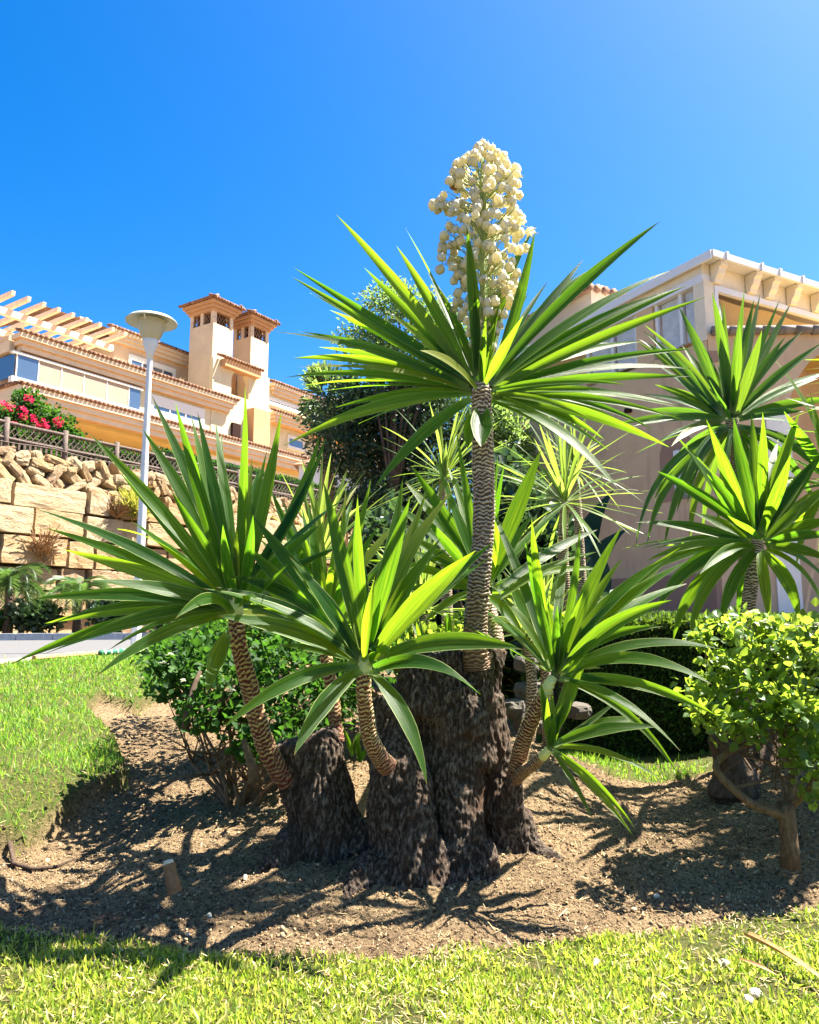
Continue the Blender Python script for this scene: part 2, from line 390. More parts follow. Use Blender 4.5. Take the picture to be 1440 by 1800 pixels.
def axis(fine0, fine1, step, far0, far1, grow=1.16):
    a = list(np.arange(fine0, fine1, step)); s = step; v = a[-1]
    while v < far1: s *= grow; v += s; a.append(v)
    s = step; v = a[0]; pre = []
    while v > far0: s *= grow; v -= s; pre.append(v)
    return np.array(pre[::-1]+a)
XS = axis(-2.6, 2.9, .0145, -400, 400, 1.05); YS = axis(1.75, 4.6, .0145, -60, 600, 1.03)
gx, gy = np.meshgrid(XS, YS); H = ground_h(gx.ravel(), gy.ravel()).reshape(gx.shape)
far = np.clip((np.hypot(gx, gy)-45)/60, 0, 1); H = H*(1-far)+.3*far
nx, ny = len(XS), len(YS)
V = np.stack([gx.ravel(), gy.ravel(), H.ravel()], 1)
ii = (np.arange(ny-1)[:, None]*nx+np.arange(nx-1)[None]).ravel()
F = np.stack([ii, ii+1, ii+nx+1, ii+nx], 1)
lawn_a = np.maximum.reduce([sd_poly(V[:, 0], V[:, 1], p) for p in (NEAR_LAWN, LEFT_LAWN, BACK_LAWN)])
lawn_a = np.clip(lawn_a/.04+.5, 0, 1)
a = N('garden_soil', .95, .12); v = a.coord('Object')
f1 = a.noise(v, 3.2, 6, .65); f2 = a.noise(v, 55, 6, .75); f3 = a.noise(v, 220, 4, .7)
c = a.mix(a.ramp(f1, [(.35, (0, 0, 0)), (.65, (1, 1, 1))]), (.21, .142, .080), (.38, .268, .150))
c = a.mix(a.ramp(f2, [(.40, (1, 1, 1)), (.53, (0, 0, 0))]), c, (.06, .04, .024))
c = a.mix(a.math('MULTIPLY', a.ramp(f3, [(.58, (0, 0, 0)), (.66, (1, 1, 1))]), .6), c, (.60, .46, .29))
c = a.mix(a.attr('lawn'), c, a.mix(a.ramp(f2, [(.4, (0, 0, 0)), (.6, (1, 1, 1))]), (.05, .07, .015), (.16, .15, .05)))
a.col(c); a.bump(a.math('ADD', f2, a.math('MULTIPLY', f3, .5)), 1.0, .025); M['soil'] = a.m
me = mesh_np('ground', V, F, M['soil'], True, attrs={'lawn': lawn_a})
ground = link('ground', me); tag(ground, kind='structure')

# ------------------------------------------------ lawns (grass blades)
BT = np.array([(-.5, 0, 0), (.5, 0, 0), (-.42, .12, .45), (.42, .12, .45), (0, .42, .95)]) * np.array([.16, 1, 1])
BF4 = np.array([[0, 1, 3], [0, 3, 2], [2, 3, 4]])
BTV = [0, 0, .5, .5, 1]
def grass(name, poly_masks, n, xr, yr, hgt, wid, mat, seed, dens=None, tilt=.55, pmin=.1):
    rng = np.random.default_rng(seed)
    x = rng.uniform(*xr, n); y = rng.uniform(*yr, n)
    s = np.maximum.reduce([sd_poly(x, y, p) for p in poly_masks])
    patch = fbm(x, y, 3.1, 3, seed+3)
    keep = (s+fbm(x, y, 9, 2, seed)*.05 > rng.uniform(-.03, .05, n)) & (rng.uniform(0, 1, n) < np.clip(.85+patch*1.9, pmin, 1))
    if dens is not None: keep &= rng.uniform(0, 1, n) < dens(x, y)
    x = x[keep]; y = y[keep]; z = ground_h(x, y)-.004
    k = len(x); sc = hgt*rng.lognormal(0, .32, k)*(1+.35*fbm(x, y, 5, 2, seed+9)); far = np.maximum(1, y/4.2)
    S = np.stack([wid/.16*rng.uniform(.7, 1.3, k)*far, sc*.8, sc], 1)
    me = scatter(name, BT, BF4, np.stack([x, y, z], 1), rot_mats(k, rng, tilt), S, mat, BTV)
    return link(name, me)
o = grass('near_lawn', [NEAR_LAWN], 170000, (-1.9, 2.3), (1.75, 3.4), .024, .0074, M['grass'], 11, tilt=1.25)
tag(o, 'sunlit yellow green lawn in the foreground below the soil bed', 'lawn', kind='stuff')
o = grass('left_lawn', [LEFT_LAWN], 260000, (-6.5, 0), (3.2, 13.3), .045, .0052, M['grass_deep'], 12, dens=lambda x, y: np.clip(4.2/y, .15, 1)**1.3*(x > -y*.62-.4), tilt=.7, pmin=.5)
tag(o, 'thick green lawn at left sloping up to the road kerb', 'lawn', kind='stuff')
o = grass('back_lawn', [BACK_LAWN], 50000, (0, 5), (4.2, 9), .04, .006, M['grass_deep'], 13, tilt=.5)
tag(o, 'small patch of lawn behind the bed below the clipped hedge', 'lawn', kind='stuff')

# dry thatch lying in the turf
# ------------------------------------------------ clods, straw, pebbles
def ico(sub=1):
    bm = bmesh.new(); bmesh.ops.create_icosphere(bm, subdivisions=sub, radius=1)
    v = np.array([p.co[:] for p in bm.verts]); f = np.array([[q.index for q in p.verts] for p in bm.faces]); bm.free(); return v, f
IV, IF = ico(1)
rng = np.random.default_rng(5)
IVn = IV*(1+rng.uniform(-.35, .25, (len(IV), 1)))
def soil_pts(n, xr=(-2.4, 2.8), yr=(2.3, 6.5), seed=1, margin=.0):
    rg = np.random.default_rng(seed); x = rg.uniform(*xr, n); y = rg.uniform(*yr, n)
    s = np.maximum.reduce([sd_poly(x, y, p) for p in (NEAR_LAWN, LEFT_LAWN, BACK_LAWN)])
    k = (s < margin) & (rg.uniform(0, 1, n) < np.clip(3.6/y, 0, 1)**2); return x[k], y[k], rg
x, y, rg = soil_pts(70000, seed=2, margin=.02); k = len(x)
pw = .5+.5*fbm(x, y, 5, 2, 31); sc = .0026+.0115*rg.uniform(0, 1, k)**5*pw+.002*rg.uniform(0, 1, k)
a = N('soil_clod', .95, .1); r = a.attr('rnd')
a.col(a.ramp(r, [(0, (.08, .05, .03)), (.3, (.17, .115, .065)), (.7, (.32, .215, .118)), (.985, (.40, .28, .16)), (1, (.55, .44, .31))]))
M['clod'] = a.m
me = scatter('soil_clods', IVn, IF, np.stack([x, y, ground_h(x, y)+sc*.25], 1), rot_mats(k, rg), np.stack([sc, sc*.8, sc*.6], 1), M['clod'])
tag(link('soil_clods', me), 'loose crumbs and small clods lying on the brown soil bed', 'soil crumbs', kind='stuff')
x, y, rg = soil_pts(9000, seed=4, margin=.1); k = len(x)
ST = np.array([(-1, 0, 0), (1, 0, 0), (-.8, 1, .12), (.8, 1, .12)]) - np.array([0, .5, 0]); SF = np.array([[0, 1, 3], [0, 3, 2]])
L_ = rg.uniform(.012, .06, k)*rg.uniform(.3, 1, k)
a = N('dry_straw', .7, .3); r = a.attr('rnd'); a.col(a.ramp(r, [(0, (.18, .11, .05)), (.5, (.32, .24, .12)), (1, (.48, .40, .25))])); M['straw'] = a.m
me = scatter('dry_straw', ST, SF, np.stack([x, y, ground_h(x, y)+.006], 1), rot_mats(k, rg, .35), np.stack([rg.uniform(.0006, .0016, k), L_, L_*0+.05], 1), M['straw'])
tag(link('dry_straw', me), 'bits of dry straw and clippings strewn over the soil', 'plant litter', kind='stuff')
rg = np.random.default_rng(8); x = rg.uniform(-1.9, 2.3, 11000); y = rg.uniform(1.75, 3.3, 11000); kk = (sd_poly(x, y, NEAR_LAWN) > 0) & (fbm(x, y, 4, 3, 55) > -.25); x = x[kk]; y = y[kk]; k = len(x)
me = scatter('lawn_thatch', ST, SF, np.stack([x, y, ground_h(x, y)+rg.uniform(.004, .022, k)], 1), rot_mats(k, rg, .45), np.stack([rg.uniform(.0006, .0018, k), rg.uniform(.012, .03, k), np.full(k, .05)], 1), M['straw'])
tag(link('lawn_thatch', me), 'dead straw coloured grass blades lying in the foreground lawn', 'lawn thatch', kind='stuff')
# ------------------------------------------------ yucca building blocks
CAMP = Vector((0, 0, CAMZ))
def leaf_mesh(B, T, W, sag=.05, n=None, rnd=None, rows=13, cup=.16, twist=0, curl=0, name='leaf', basew=.5, side=0, mat=None):
    """sword leaf from B to T (world), width W, arched; n: preferred face normal"""
    r_ = rnd or random
    B = Vector(B); T = Vector(T); L = (T-B).length; ax = (T-B).normalized()
    up = Vector((0, 0, 1)); hor = ax.cross(up)
    hor = hor.normalized() if hor.length > .15 else Vector((1, 0, 0))
    arch = hor.cross(ax)
    if arch.z < 0: arch = -arch
    c1 = B+(T-B)*.33+arch*L*sag*1.25+hor*side*L*.6; c2 = B+(T-B)*.68+arch*L*sag*1.1+hor*side*L
    V = []; UV = []
    wav = r_.uniform(0, 6); wa = r_.uniform(.01, .035); pk = r_.uniform(.38, .52)
    for i in range(rows):
        v = i/(rows-1); v = v if v < .9 else .9+(v-.9)
        p = B*(1-v)**3+c1*3*v*(1-v)**2+c2*3*v*v*(1-v)+T*v**3
        t = ((c1-B)*(1-v)**2+(c2-c1)*2*v*(1-v)+(T-c2)*v*v).normalized()
        nn = n-t*n.dot(t)
        if nn.length < .08: nn = arch.copy()
        nn.normalize(); wd = t.cross(nn)
        tw = twist*v
        wd2 = wd*math.cos(tw)+nn*math.sin(tw); nn2 = nn*math.cos(tw)-wd*math.sin(tw)
        if v < pk: w = basew+(1-basew)*math.sin(v/pk*PI/2)**1.3
        else: w = max(0.0, 1-((v-pk)/(1-pk))**1.65)
        w = max(w, .012)*W*.5*(1+.03*math.sin(v*23+wav))
        cu = cup*(1-.6*v)
        off = math.sin(v*9+wav)*wa*W
        for k, s in enumerate((-1, -.5, 0, .5, 1)):
            V.append(p+wd2*w*s+nn2*(w*cu*2*(abs(s)**1.4)+off*s)-nn2*w*curl*abs(s)); UV.append(((s+1)/2, v))
    F = []
    for i in range(rows-1):
        for k in range(4): a_ = i*5+k; F.append([a_, a_+1, a_+6, a_+5])
    return mesh_np(name, [tuple(x) for x in V], np.array(F), mat, True, uv=UV)
def put_leaf(parent, *a_, **k_):
    me = leaf_mesh(*a_, **k_); return link('leaf', me, parent)

def crown(parent, cpx, cpy, d, leaves, Lref, seed, mat, extra=0, exW=.05, exrange=(-30, 80), spread=.03, stemtop=None, az_back=False, exL=None, inner=7, dup=.35):
    """leaves: (tipx, tipy, width_px, depth_offset or None, sag, optional (basepx,basepy))"""
    rd = random.Random(seed); c = P(cpx, cpy, d)
    for lf in leaves:
        tx, ty, wpx, dz, sag = lf[:5]
        base = c if len(lf) < 6 else P(lf[5][0], lf[5][1], d)
        T0 = P(tx, ty, d); l2 = (T0-base).length
        if dz is None:
            mg = math.sqrt(max(0, Lref*Lref-l2*l2))*rd.uniform(.25, .75); dz = mg*(1 if rd.random() < .62 else -1)
        T = P(tx, ty, d+dz)
        # tip stays at the traced direction with its own depth
        dirv = (T-base).normalized()
        B = base+dirv*spread+Vector((rd.uniform(-1, 1), rd.uniform(-1, 1), rd.uniform(-1, 1)))*spread*.35
        toC = (CAMP-B).normalized()
        n = (toC*.85+Vector((0, 0, .38))+Vector((rd.uniform(-.35, .35), rd.uniform(-.2, .2), rd.uniform(-.2, .3)))).normalized()
        W = wpx*(d+dz*.5)/FPX*.72
        put_leaf(parent, B, T, W, sag, n, rd, twist=rd.uniform(-.75, .75), cup=rd.uniform(.12, .3), mat=mat, side=rd.uniform(-.03, .03))
        if rd.random() < dup and l2 > Lref*.5:      # a neighbour leaf in the rosette, a little behind
            q = T+Vector((rd.uniform(-1, 1), rd.uniform(.05, .5), rd.uniform(-1, 1)))*l2*.22; q = base+(q-base)*rd.uniform(.74, .98)
            put_leaf(parent, base+(q-base).normalized()*spread, q, W*rd.uniform(.75, .95), sag+rd.uniform(-.01, .03), (n+Vector((rd.uniform(-.4, .4), 0, .2))).normalized(), rd, twist=rd.uniform(-.75, .75), cup=rd.uniform(.15, .35), mat=mat)
    for i in range(inner):
        az = i*2.4; el = R(rd.uniform(62, 86)); L = Lref*rd.uniform(.22, .42); dv = Vector((math.cos(az)*math.cos(el), math.sin(az)*math.cos(el), math.sin(el)))
        B = c+Vector((dv.x, dv.y, -.1))*.03; put_leaf(parent, B, B+dv*L, .034, .02, Vector((-dv.x, -dv.y-.6, .3)), rd, rows=8, cup=.4, mat=mat)
    for i in range(extra):
        az = rd.uniform(0, 2*PI) if not az_back else rd.uniform(.1*PI, .9*PI)
        el = R(rd.uniform(*exrange)); L = (exL or Lref)*rd.uniform(.75, 1.0)
        dv = Vector((math.cos(az)*math.cos(el), math.sin(az)*math.cos(el), math.sin(el)))
        B = c+dv*spread; T = B+dv*L
        n = (Vector((0, 0, 1))-dv*.2+Vector((rd.uniform(-.3, .3), rd.uniform(-.5, .1), 0))).normalized()
        put_leaf(parent, B, T, exW*rd.uniform(.85, 1.15), rd.uniform(.0, .09), n, rd, twist=rd.uniform(-.4, .4), mat=mat)

def stem_mesh(pts, rad, per=.016, depth=.16, seed=0, seg=30, pale_top=.0, name='stem', ring=5):
    """stem with overlapping leaf scars as real relief"""
    pts = [Vector(p) for p in pts]
    # resample catmull
    cum = [0]
    for i in range(1, len(pts)): cum.append(cum[-1]+(pts[i]-pts[i-1]).length)
    Lt = cum[-1]; nr = max(8, int(Lt/per*ring))
    def at(s):
        for i in range(1, len(pts)):
            if s <= cum[i] or i == len(pts)-1: break
        u = (s-cum[i-1])/(cum[i]-cum[i-1]); p0 = pts[max(i-2, 0)]; p1 = pts[i-1]; p2 = pts[i]; p3 = pts[min(i+1, len(pts)-1)]
        p = .5*((2*p1)+(p2-p0)*u+(2*p0-5*p1+4*p2-p3)*u*u+(3*p1-p0-3*p2+p3)*u**3)
        return p, rad[i-1]+(rad[i]-rad[i-1])*u
    V = []; A = []; S = []; prev = None
    for j in range(nr+1):
        s = Lt*j/nr; p, r = at(s); q, _ = at(min(s+.01, Lt)); q0, _ = at(max(s-.01, 0)); t = (q-q0).normalized()
        a_ = (t.cross(Vector((0, 1, .1))) if prev is None else prev-t*prev.dot(t)).normalized(); b_ = t.cross(a_); prev = a_
        for k in range(seg):
            an = 2*PI*k/seg; ca, sa = math.cos(an), math.sin(an)
            nz = .75*noise.noise(Vector((ca*1.5+seed, sa*1.5, s/per*.16)))+.5*noise.noise(Vector((ca*2.8+seed, sa*2.8, s/per*.28)))
            nz_old = noise.noise(Vector((ca*1.6+seed, sa*1.6, s/per*.25)))*1.0+noise.noise(Vector((ca*4+seed, sa*4, s/per*.45)))*.6+noise.noise(Vector((ca*10+seed, sa*10, s/per*.7)))*.22
            ph = s/per+nz; fr = ph-math.floor(ph)
            ix = math.floor(ph)
            lp = .80+.34*noise.noise(Vector((ca*3.3+ix*5.1, sa*3.3, ix*2.7+seed)))+.16*noise.noise(Vector((ca*9+ix*3.7, sa*9, ix*1.9)))
            fr = fr/lp if fr < lp else max(0, .25*(fr-lp)/max(.05, 1-lp)); fr = min(fr, 1)
            lip = fr**1.6
            amp = .75+.5*noise.noise(Vector((ca*4, sa*4, math.floor(ph)*1.7+seed)))
            rr = r*(1+depth*amp*(lip-.5)+.05*noise.noise(Vector((ca*1.5, sa*1.5, s*9+seed))))
            V.append(p+(a_*ca+b_*sa)*rr); A.append(fr); S.append(s/Lt)
    F = []
    for j in range(nr):
        for k in range(seg): k2 = (k+1) % seg; F.append([j*seg+k, j*seg+k2, (j+1)*seg+k2, (j+1)*seg+k])
    V.append(pts[-1]+(pts[-1]-pts[-2]).normalized()*rad[-1]*.3); A.append(.5); S.append(1.0); t_ = len(V)-1
    Fq = F+[[nr*seg+k, nr*seg+(k+1) % seg, t_, t_] for k in range(0)]
    return mesh_np(name, [tuple(x) for x in V], np.array(Fq), None, True, attrs={'scar': A, 'run': S})
def scar_mat(name, dark, mid, lip, top, lo, topstart=.9):
    a = N(name, .7, .3); sc = a.attr('scar'); run = a.attr('run'); v = a.coord('Object')
    nz = a.noise(v, 60, 5, .7); n2 = a.noise(v, 9, 4, .6)
    f = a.math('ADD', sc, a.math('MULTIPLY', a.math('SUBTRACT', nz, .5), .35))
    c = a.ramp(f, [(.0, lip), (.05, dark), (.40, dark), (.50, mid), (.80, mid), (.88, lip), (1, lip)])
    c = a.mix(a.ramp(n2, [(.5, (0, 0, 0)), (.75, (.4,)*3)]), c, lo)
    c = a.mix(a.ramp(run, [(0, (0, 0, 0)), (topstart, (0, 0, 0)), (min(.999, topstart+.03), (1, 1, 1))]), c, top)
    c = a.mix(a.ramp(run, [(0, (.85,)*3), (.35, (0, 0, 0)), (1, (0, 0, 0))]), c, a.mix(a.ramp(f, [(.1, (0, 0, 0)), (.9, (1, 1, 1))]), dark, lo))
    a.col(c); a.bump(a.math('ADD', sc, nz), .5, .006); return a.m
M['stem_old'] = scar_mat('grey_scarred_stem', (.08, .045, .028), (.46, .36, .26), (.74, .66, .53), (.52, .52, .24), (.22, .12, .07), .985)
M['stem_young'] = scar_mat('banded_young_stem', (.085, .012, .012), (.34, .26, .10), (.52, .45, .22), (.60, .62, .22), (.18, .08, .04), .90)
M['stem_young2'] = scar_mat('banded_young_stem_low', (.085, .016, .012), (.40, .30, .15), (.58, .48, .30), (.60, .62, .22), (.20, .09, .045), .84)

# ------------------------------------------------ the big flowering yucca
hx, hy = P(760, 1500, 3.35).xy
hero = empty('yucca_plant', (hx, hy, gh(hx, hy)), 'many stemmed yucca with swollen brown trunks and a tall cream flower spike', 'yucca')
def pts_px(l): return [P(a_[0], a_[1], a_[2]) for a_ in l]
def trunk_mass(tubes, voxel, seed, amp=.012, lump=.03, name='trunk'):
    mb = MB()
    for path in tubes:
        n = len(path)
        mb.tube(pts_px(path), [q[3]*q[2]/FPX for q in path], 20)
    me0 = bpy.data.meshes.new('tmp'); me0.from_pydata(mb.V, [], mb.F); me0.update()
    bm = bmesh.new(); bm.from_mesh(me0); bmesh.ops.recalc_face_normals(bm, faces=bm.faces); bm.to_mesh(me0); bm.free()
    o0 = bpy.data.objects.new('tmp', me0); C.objects.link(o0)
    md = o0.modifiers.new('r', 'REMESH'); md.mode = 'VOXEL'; md.voxel_size = voxel
    sm = o0.modifiers.new('s', 'SMOOTH'); sm.factor = .6; sm.iterations = 5
    dg = bpy.context.evaluated_depsgraph_get(); me = bpy.data.meshes.new_from_object(o0.evaluated_get(dg)); bpy.data.objects.remove(o0)
    n = len(me.vertices); co = np.empty(n*3, np.float32); me.vertices.foreach_get('co', co); co = co.reshape(-1, 3)
    no = np.empty(n*3, np.float32); me.vertex_normals.foreach_get('vector', no); no = no.reshape(-1, 3)
    d = np.empty(n); rdg = np.empty(n)
    for i in range(n):
        x_, y_, z_ = map(float, co[i])
        w = noise.noise(Vector((x_*6+seed, y_*6, z_*3)))
        bigl = noise.noise(Vector((x_*7+seed, y_*7, z_*6)))
        q = noise.noise(Vector((x_*52+w*3, y_*52, z_*17+w*4)))
        q2 = noise.noise(Vector((x_*105, y_*105, z_*38)))
        rdg[i] = .5+(.5-abs(q)*1.6)*.55+q2*.5
        d[i] = bigl*lump+(.5-abs(q)*1.6)*amp+q2*amp*.6
    co += no*d[:, None]; me.vertices.foreach_set('co', co.ravel())
    me.polygons.foreach_set('use_smooth', np.ones(len(me.polygons), bool)); me.update()
    at = me.attributes.new('ridge', 'FLOAT', 'POINT'); at.data.foreach_set('value', rdg.astype(np.float32)); me.name = name; return me
TR = [  # px, py, depth, radius px
 [(585, 1620, 3.42, 72), (577, 1490, 3.42, 64), (566, 1400, 3.42, 56), (552, 1330, 3.42, 52), (542, 1296, 3.42, 50)],
 [(545, 1420, 3.40, 40), (512, 1372, 3.36, 26)],
 [(712, 1620, 3.22, 74), (712, 1520, 3.24, 62), (706, 1440, 3.26, 54), (700, 1370, 3.28, 52), (692, 1300, 3.32, 42), (686, 1230, 3.36, 32)],
 [(820, 1620, 3.26, 54), (812, 1530, 3.28, 46), (806, 1450, 3.32, 42), (800, 1370, 3.36, 46), (790, 1290, 3.40, 56), (776, 1210, 3.42, 58), (764, 1150, 3.42, 50)],
 [(770, 1620, 3.30, 50), (765, 1500, 3.34, 44), (760, 1400, 3.38, 40), (755, 1300, 3.42, 44)],
 [(830, 1300, 3.38, 30), (838, 1230, 3.38, 30), (842, 1165, 3.38, 27), (846, 1120, 3.36, 22)],
 [(846, 1345, 3.34, 26), (826, 1262, 3.34, 33), (800, 1215, 3.36, 38)],
 [(738, 1260, 3.36, 44), (738, 1190, 3.38, 36), (740, 1148, 3.40, 26)],
 [(660, 1640, 3.12, 40), (690, 1510, 3.2, 40)],
 [(770, 1640, 3.14, 40), (745, 1480, 3.26, 36)],
 [(860, 1640, 3.2, 44), (832, 1490, 3.3, 34)],
 [(500, 1620, 3.36, 40), (560, 1450, 3.4, 36)],
 [(660, 1520, 3.2, 34), (628, 1568, 3.08, 22), (604, 1592, 3.0, 11)], [(520, 1480, 3.36, 30), (487, 1520, 3.28, 18), (455, 1538, 3.24, 9)], [(915, 1480, 3.5, 24), (955, 1506, 3.44, 14), (990, 1520, 3.4, 8)],
 [(650, 1490, 3.36, 46), (640, 1440, 3.38, 24)],
 [(640, 1600, 3.45, 50), (625, 1480, 3.46, 30)],
 [(960, 1600, 3.5, 50), (890, 1440, 3.52, 34)],
 [(905, 1600, 3.52, 62), (888, 1500, 3.52, 46), (874, 1420, 3.52, 36), (866, 1340, 3.54, 32), (862, 1260, 3.54, 27), (862, 1220, 3.54, 24)],
 [(888, 1460, 3.48, 26), (898, 1400, 3.42, 18), (903, 1366, 3.38, 15)],
 [(862, 1240, 3.55, 16), (870, 1190, 3.56, 14), (876, 1145, 3.57, 12)],
]
tr_me = trunk_mass(TR, .0062, 3.3, .012, .026)
trunk = link('trunk', tr_me, hero, M['bark'])
def add_stem(parent, path, mat, per=.016, depth=.16, seed=0, seg=30):
    pts = pts_px(path); rad = [q[3]*q[2]/FPX for q in path]
    return link('stem', stem_mesh(pts, rad, per, depth, seed, seg), parent, mat)
sA = add_stem(hero, [(838, 1175, 3.36, 25), (835, 1110, 3.34, 21), (841, 1040, 3.33, 19.5), (848, 960, 3.32, 19), (851, 880, 3.31, 19.5), (849, 800, 3.30, 19.5), (847, 730, 3.30, 19), (847, 690, 3.3, 18), (848, 668, 3.3, 9)], M['stem_old'], .0175, .19, 1, 40)
sB = add_stem(hero, [(512, 1378, 3.36, 18), (496, 1362, 3.34, 17.5), (470, 1316, 3.28, 16.5), (452, 1262, 3.22, 16), (436, 1196, 3.16, 15.5), (420, 1135, 3.1, 14.5), (416, 1090, 3.1, 14), (415, 1050, 3.1, 11)], M['stem_young'], .0205, .24, 2)
sC = add_stem(hero, [(682, 1348, 3.10, 17), (667, 1330, 3.05, 15), (651, 1296, 2.96, 14), (643, 1250, 2.9, 13.5), (639, 1210, 2.86, 13), (641, 1172, 2.85, 12), (643, 1145, 2.85, 9)], M['stem_young2'], .0165, .22, 3)
sG = add_stem(hero, [(594, 1305, 3.42, 12), (590, 1270, 3.44, 11.5), (584, 1215, 3.46, 11.5), (575, 1165, 3.48, 11), (570, 1120, 3.5, 10)], M['stem_young'], .021, .16, 4, 24)
sE = add_stem(hero, [(902, 1382, 3.40, 15), (909, 1350, 3.36, 14.5), (918, 1310, 3.28, 14), (937, 1261, 3.18, 13.5), (960, 1213, 3.1, 10.5), (973, 1190, 3.1, 7)], M['stem_young2'], .0175, .22, 5, 26)
sF = add_stem(hero, [(903, 1374, 3.38, 11), (920, 1357, 3.28, 10.5), (940, 1343, 3.16, 9), (957, 1327, 3.07, 8), (966, 1316, 3.05, 7)], M['stem_young2'], .015, .14, 6, 22)
sD = add_stem(hero, [(877, 1150, 3.57, 12), (872, 1110, 3.62, 12), (860, 1070, 3.68, 12), (850, 1040, 3.7, 11)], M['stem_old'], .016, .14, 7, 20)
ML = M['yleaf']
A_L = [(590,376,30,.15,.02),(697,432,30,.25,.02),(516,470,26,-.1,.0),(512,486,26,.2,.0),(820,395,31,-.2,.0,(840,690)),(941,405,32,.0,-.02,(852,690)),(1025,457,26,.25,.02),(965,492,20,.5,.02),
 (1162,388,33,.05,.04),(1182,474,32,.15,.05),(1205,503,30,.3,.03),(1241,522,30,-.1,.03),(1222,613,26,.0,.05),(1215,648,24,.25,.05),(1216,662,26,-.2,.04),(1100,676,22,-.35,.05),(1190,716,22,.15,.06),(1198,737,26,-.1,.06),
 (1177,786,28,-.1,.07),(997,777,24,.3,.05),(1088,861,34,-.3,.08),(659,857,34,-.25,.05),(498,784,28,.0,.06),(570,741,24,-.2,.06),(590,716,26,.2,.05),(497,664,24,.1,.07),(512,630,26,.25,.07),(483,583,28,-.15,.05),
 (525,582,30,.1,.05),(605,560,26,.25,.04),(683,508,30,.35,.02),(676,545,24,.5,.02),(580,545,28,.3,.03),(920,555,30,-.5,-.02),(738,616,32,-.5,.08),(1012,620,26,.35,.03),(600,672,22,.45,.05),(1130,600,22,.5,.04),(1080,560,26,.4,.04),
 (640,470,26,.3,.01),(760,500,24,.45,.0),(900,470,22,.5,.0),(560,610,22,.45,.05),(1060,690,20,.5,.05),(630,745,20,.45,.06),(1120,760,22,.4,.07),(1000,520,24,.45,.02),(545,515,26,.25,.02)]
crown(sA, 846, 690, 3.30, A_L, 1.08, 21, ML, extra=14, exW=.06, az_back=True, spread=.05, exrange=(-5, 70))
# short folded leaf hanging in front of the stem
for (bx, by, tx, ty, w, dz, sg) in ((846, 722, 846, 786, 40, -.16, -.45), (828, 728, 822, 788, 22, -.05, -.25)):
    B = P(bx, by, 3.27); T = P(tx, ty, 3.27+dz); put_leaf(sA, B, T, w*3.2/FPX, .0, Vector((0, -1, .25)), random.Random(5), rows=9, cup=.35, mat=ML, basew=.6)
B_L = [(155,760,34,.1,.02),(252,756,38,-.05,.02),(266,694,36,-.1,.01),(308,707,34,-.2,.0),(335,725,28,.1,.0),(347,723,34,-.15,.0),(431,682,32,-.1,.0),(495,723,32,.0,-.02),(573,770,36,.05,-.06,(430,1040)),(56,892,34,.0,.04),
 (112,966,38,-.2,.03),(141,1019,38,-.35,.04),(56,1053,38,-.15,.05),(79,1096,30,.15,.05),(137,1123,28,-.3,.07),(18,1168,32,-.1,.07),(170,1188,34,-.35,.08),(363,1220,42,-.45,.03,(408,1108)),(392,921,44,-.3,.0),
 (308,1088,32,-.5,.16),(507,991,36,-.35,-.03),(565,921,36,-.2,.03),(452,1053,28,-.45,.06),(540,850,26,.35,.0),(470,790,26,.4,.0),(210,830,28,.3,.02),(600,960,26,.2,.04),(520,1090,28,.2,.08),(200,1040,24,.4,.05),(390,760,24,.4,.0),(300,860,30,-.3,.01),(445,905,28,-.4,.0)]
crown(sB, 417, 1070, 3.10, B_L, .95, 22, ML, extra=9, exW=.05, az_back=True, spread=.05, exrange=(0, 70))
C_L = [(444,906,44,.1,.0),(509,979,42,-.1,.03),(569,848,38,.1,.0),(629,869,34,-.1,.0),(708,841,36,.15,.0),(721,876,46,-.1,.0),(751,861,32,.25,.0),(774,947,44,.05,.02),(836,968,54,-.15,.03),(867,953,36,.05,.02),
 (920,1142,48,-.1,.10),(845,1221,48,-.25,.14),(751,1380,42,-.2,.10),(517,1328,42,-.35,.08),(391,1281,36,-.3,.10),(382,1082,54,-.15,.06),(380,1032,36,-.05,.08,(615,1140)),(402,1013,30,.1,.10,(600,1120)),(492,1135,26,.1,.05),(660,1010,26,-.4,.0)]
crown(sC, 643, 1168, 2.85, C_L, .80, 23, ML, extra=5, exW=.06, az_back=True, spread=.035, exrange=(10, 70))
put_leaf(sC, P(655, 1168, 2.84), P(684, 1158, 2.72), .07, .28, Vector((0, -.6, .8)), random.Random(8), rows=9, cup=.3, mat=ML)
put_leaf(sC, P(640, 1165, 2.84), P(664, 1150, 2.78), .04, .5, Vector((0, -.6, .8)), random.Random(9), rows=9, cup=.3, mat=ML)
E_L = [(864,1027,28,.1,.04,(968,1170)),(935,913,26,-.15,.0,(966,1160)),(1020,926,20,.0,-.03),(1051,931,26,.45,.04,(870,1050)),(1049,971,26,.4,.05,(870,1055)),(1093,926,34,.0,.03),(1198,961,40,.15,.05),(1214,984,44,-.05,.07),(1181,1055,42,-.2,.10),
 (1207,1026,42,.25,.08),(1274,1143,34,-.15,.12),(1252,1203,34,-.3,.16),(1262,1259,30,-.25,.09),(1196,1320,30,-.3,.10),(1194,1364,22,-.1,.12),(1025,1027,22,.05,-.08),(1060,1175,24,.35,.04),(1091,1208,26,-.1,.05),(915,1000,22,.3,.0),(1000,960,22,.4,.0),(945,1040,20,-.3,-.02)]
crown(sE, 975, 1187, 3.10, E_L, .85, 24, ML, extra=6, exW=.05, az_back=True, spread=.035, exrange=(10, 70))
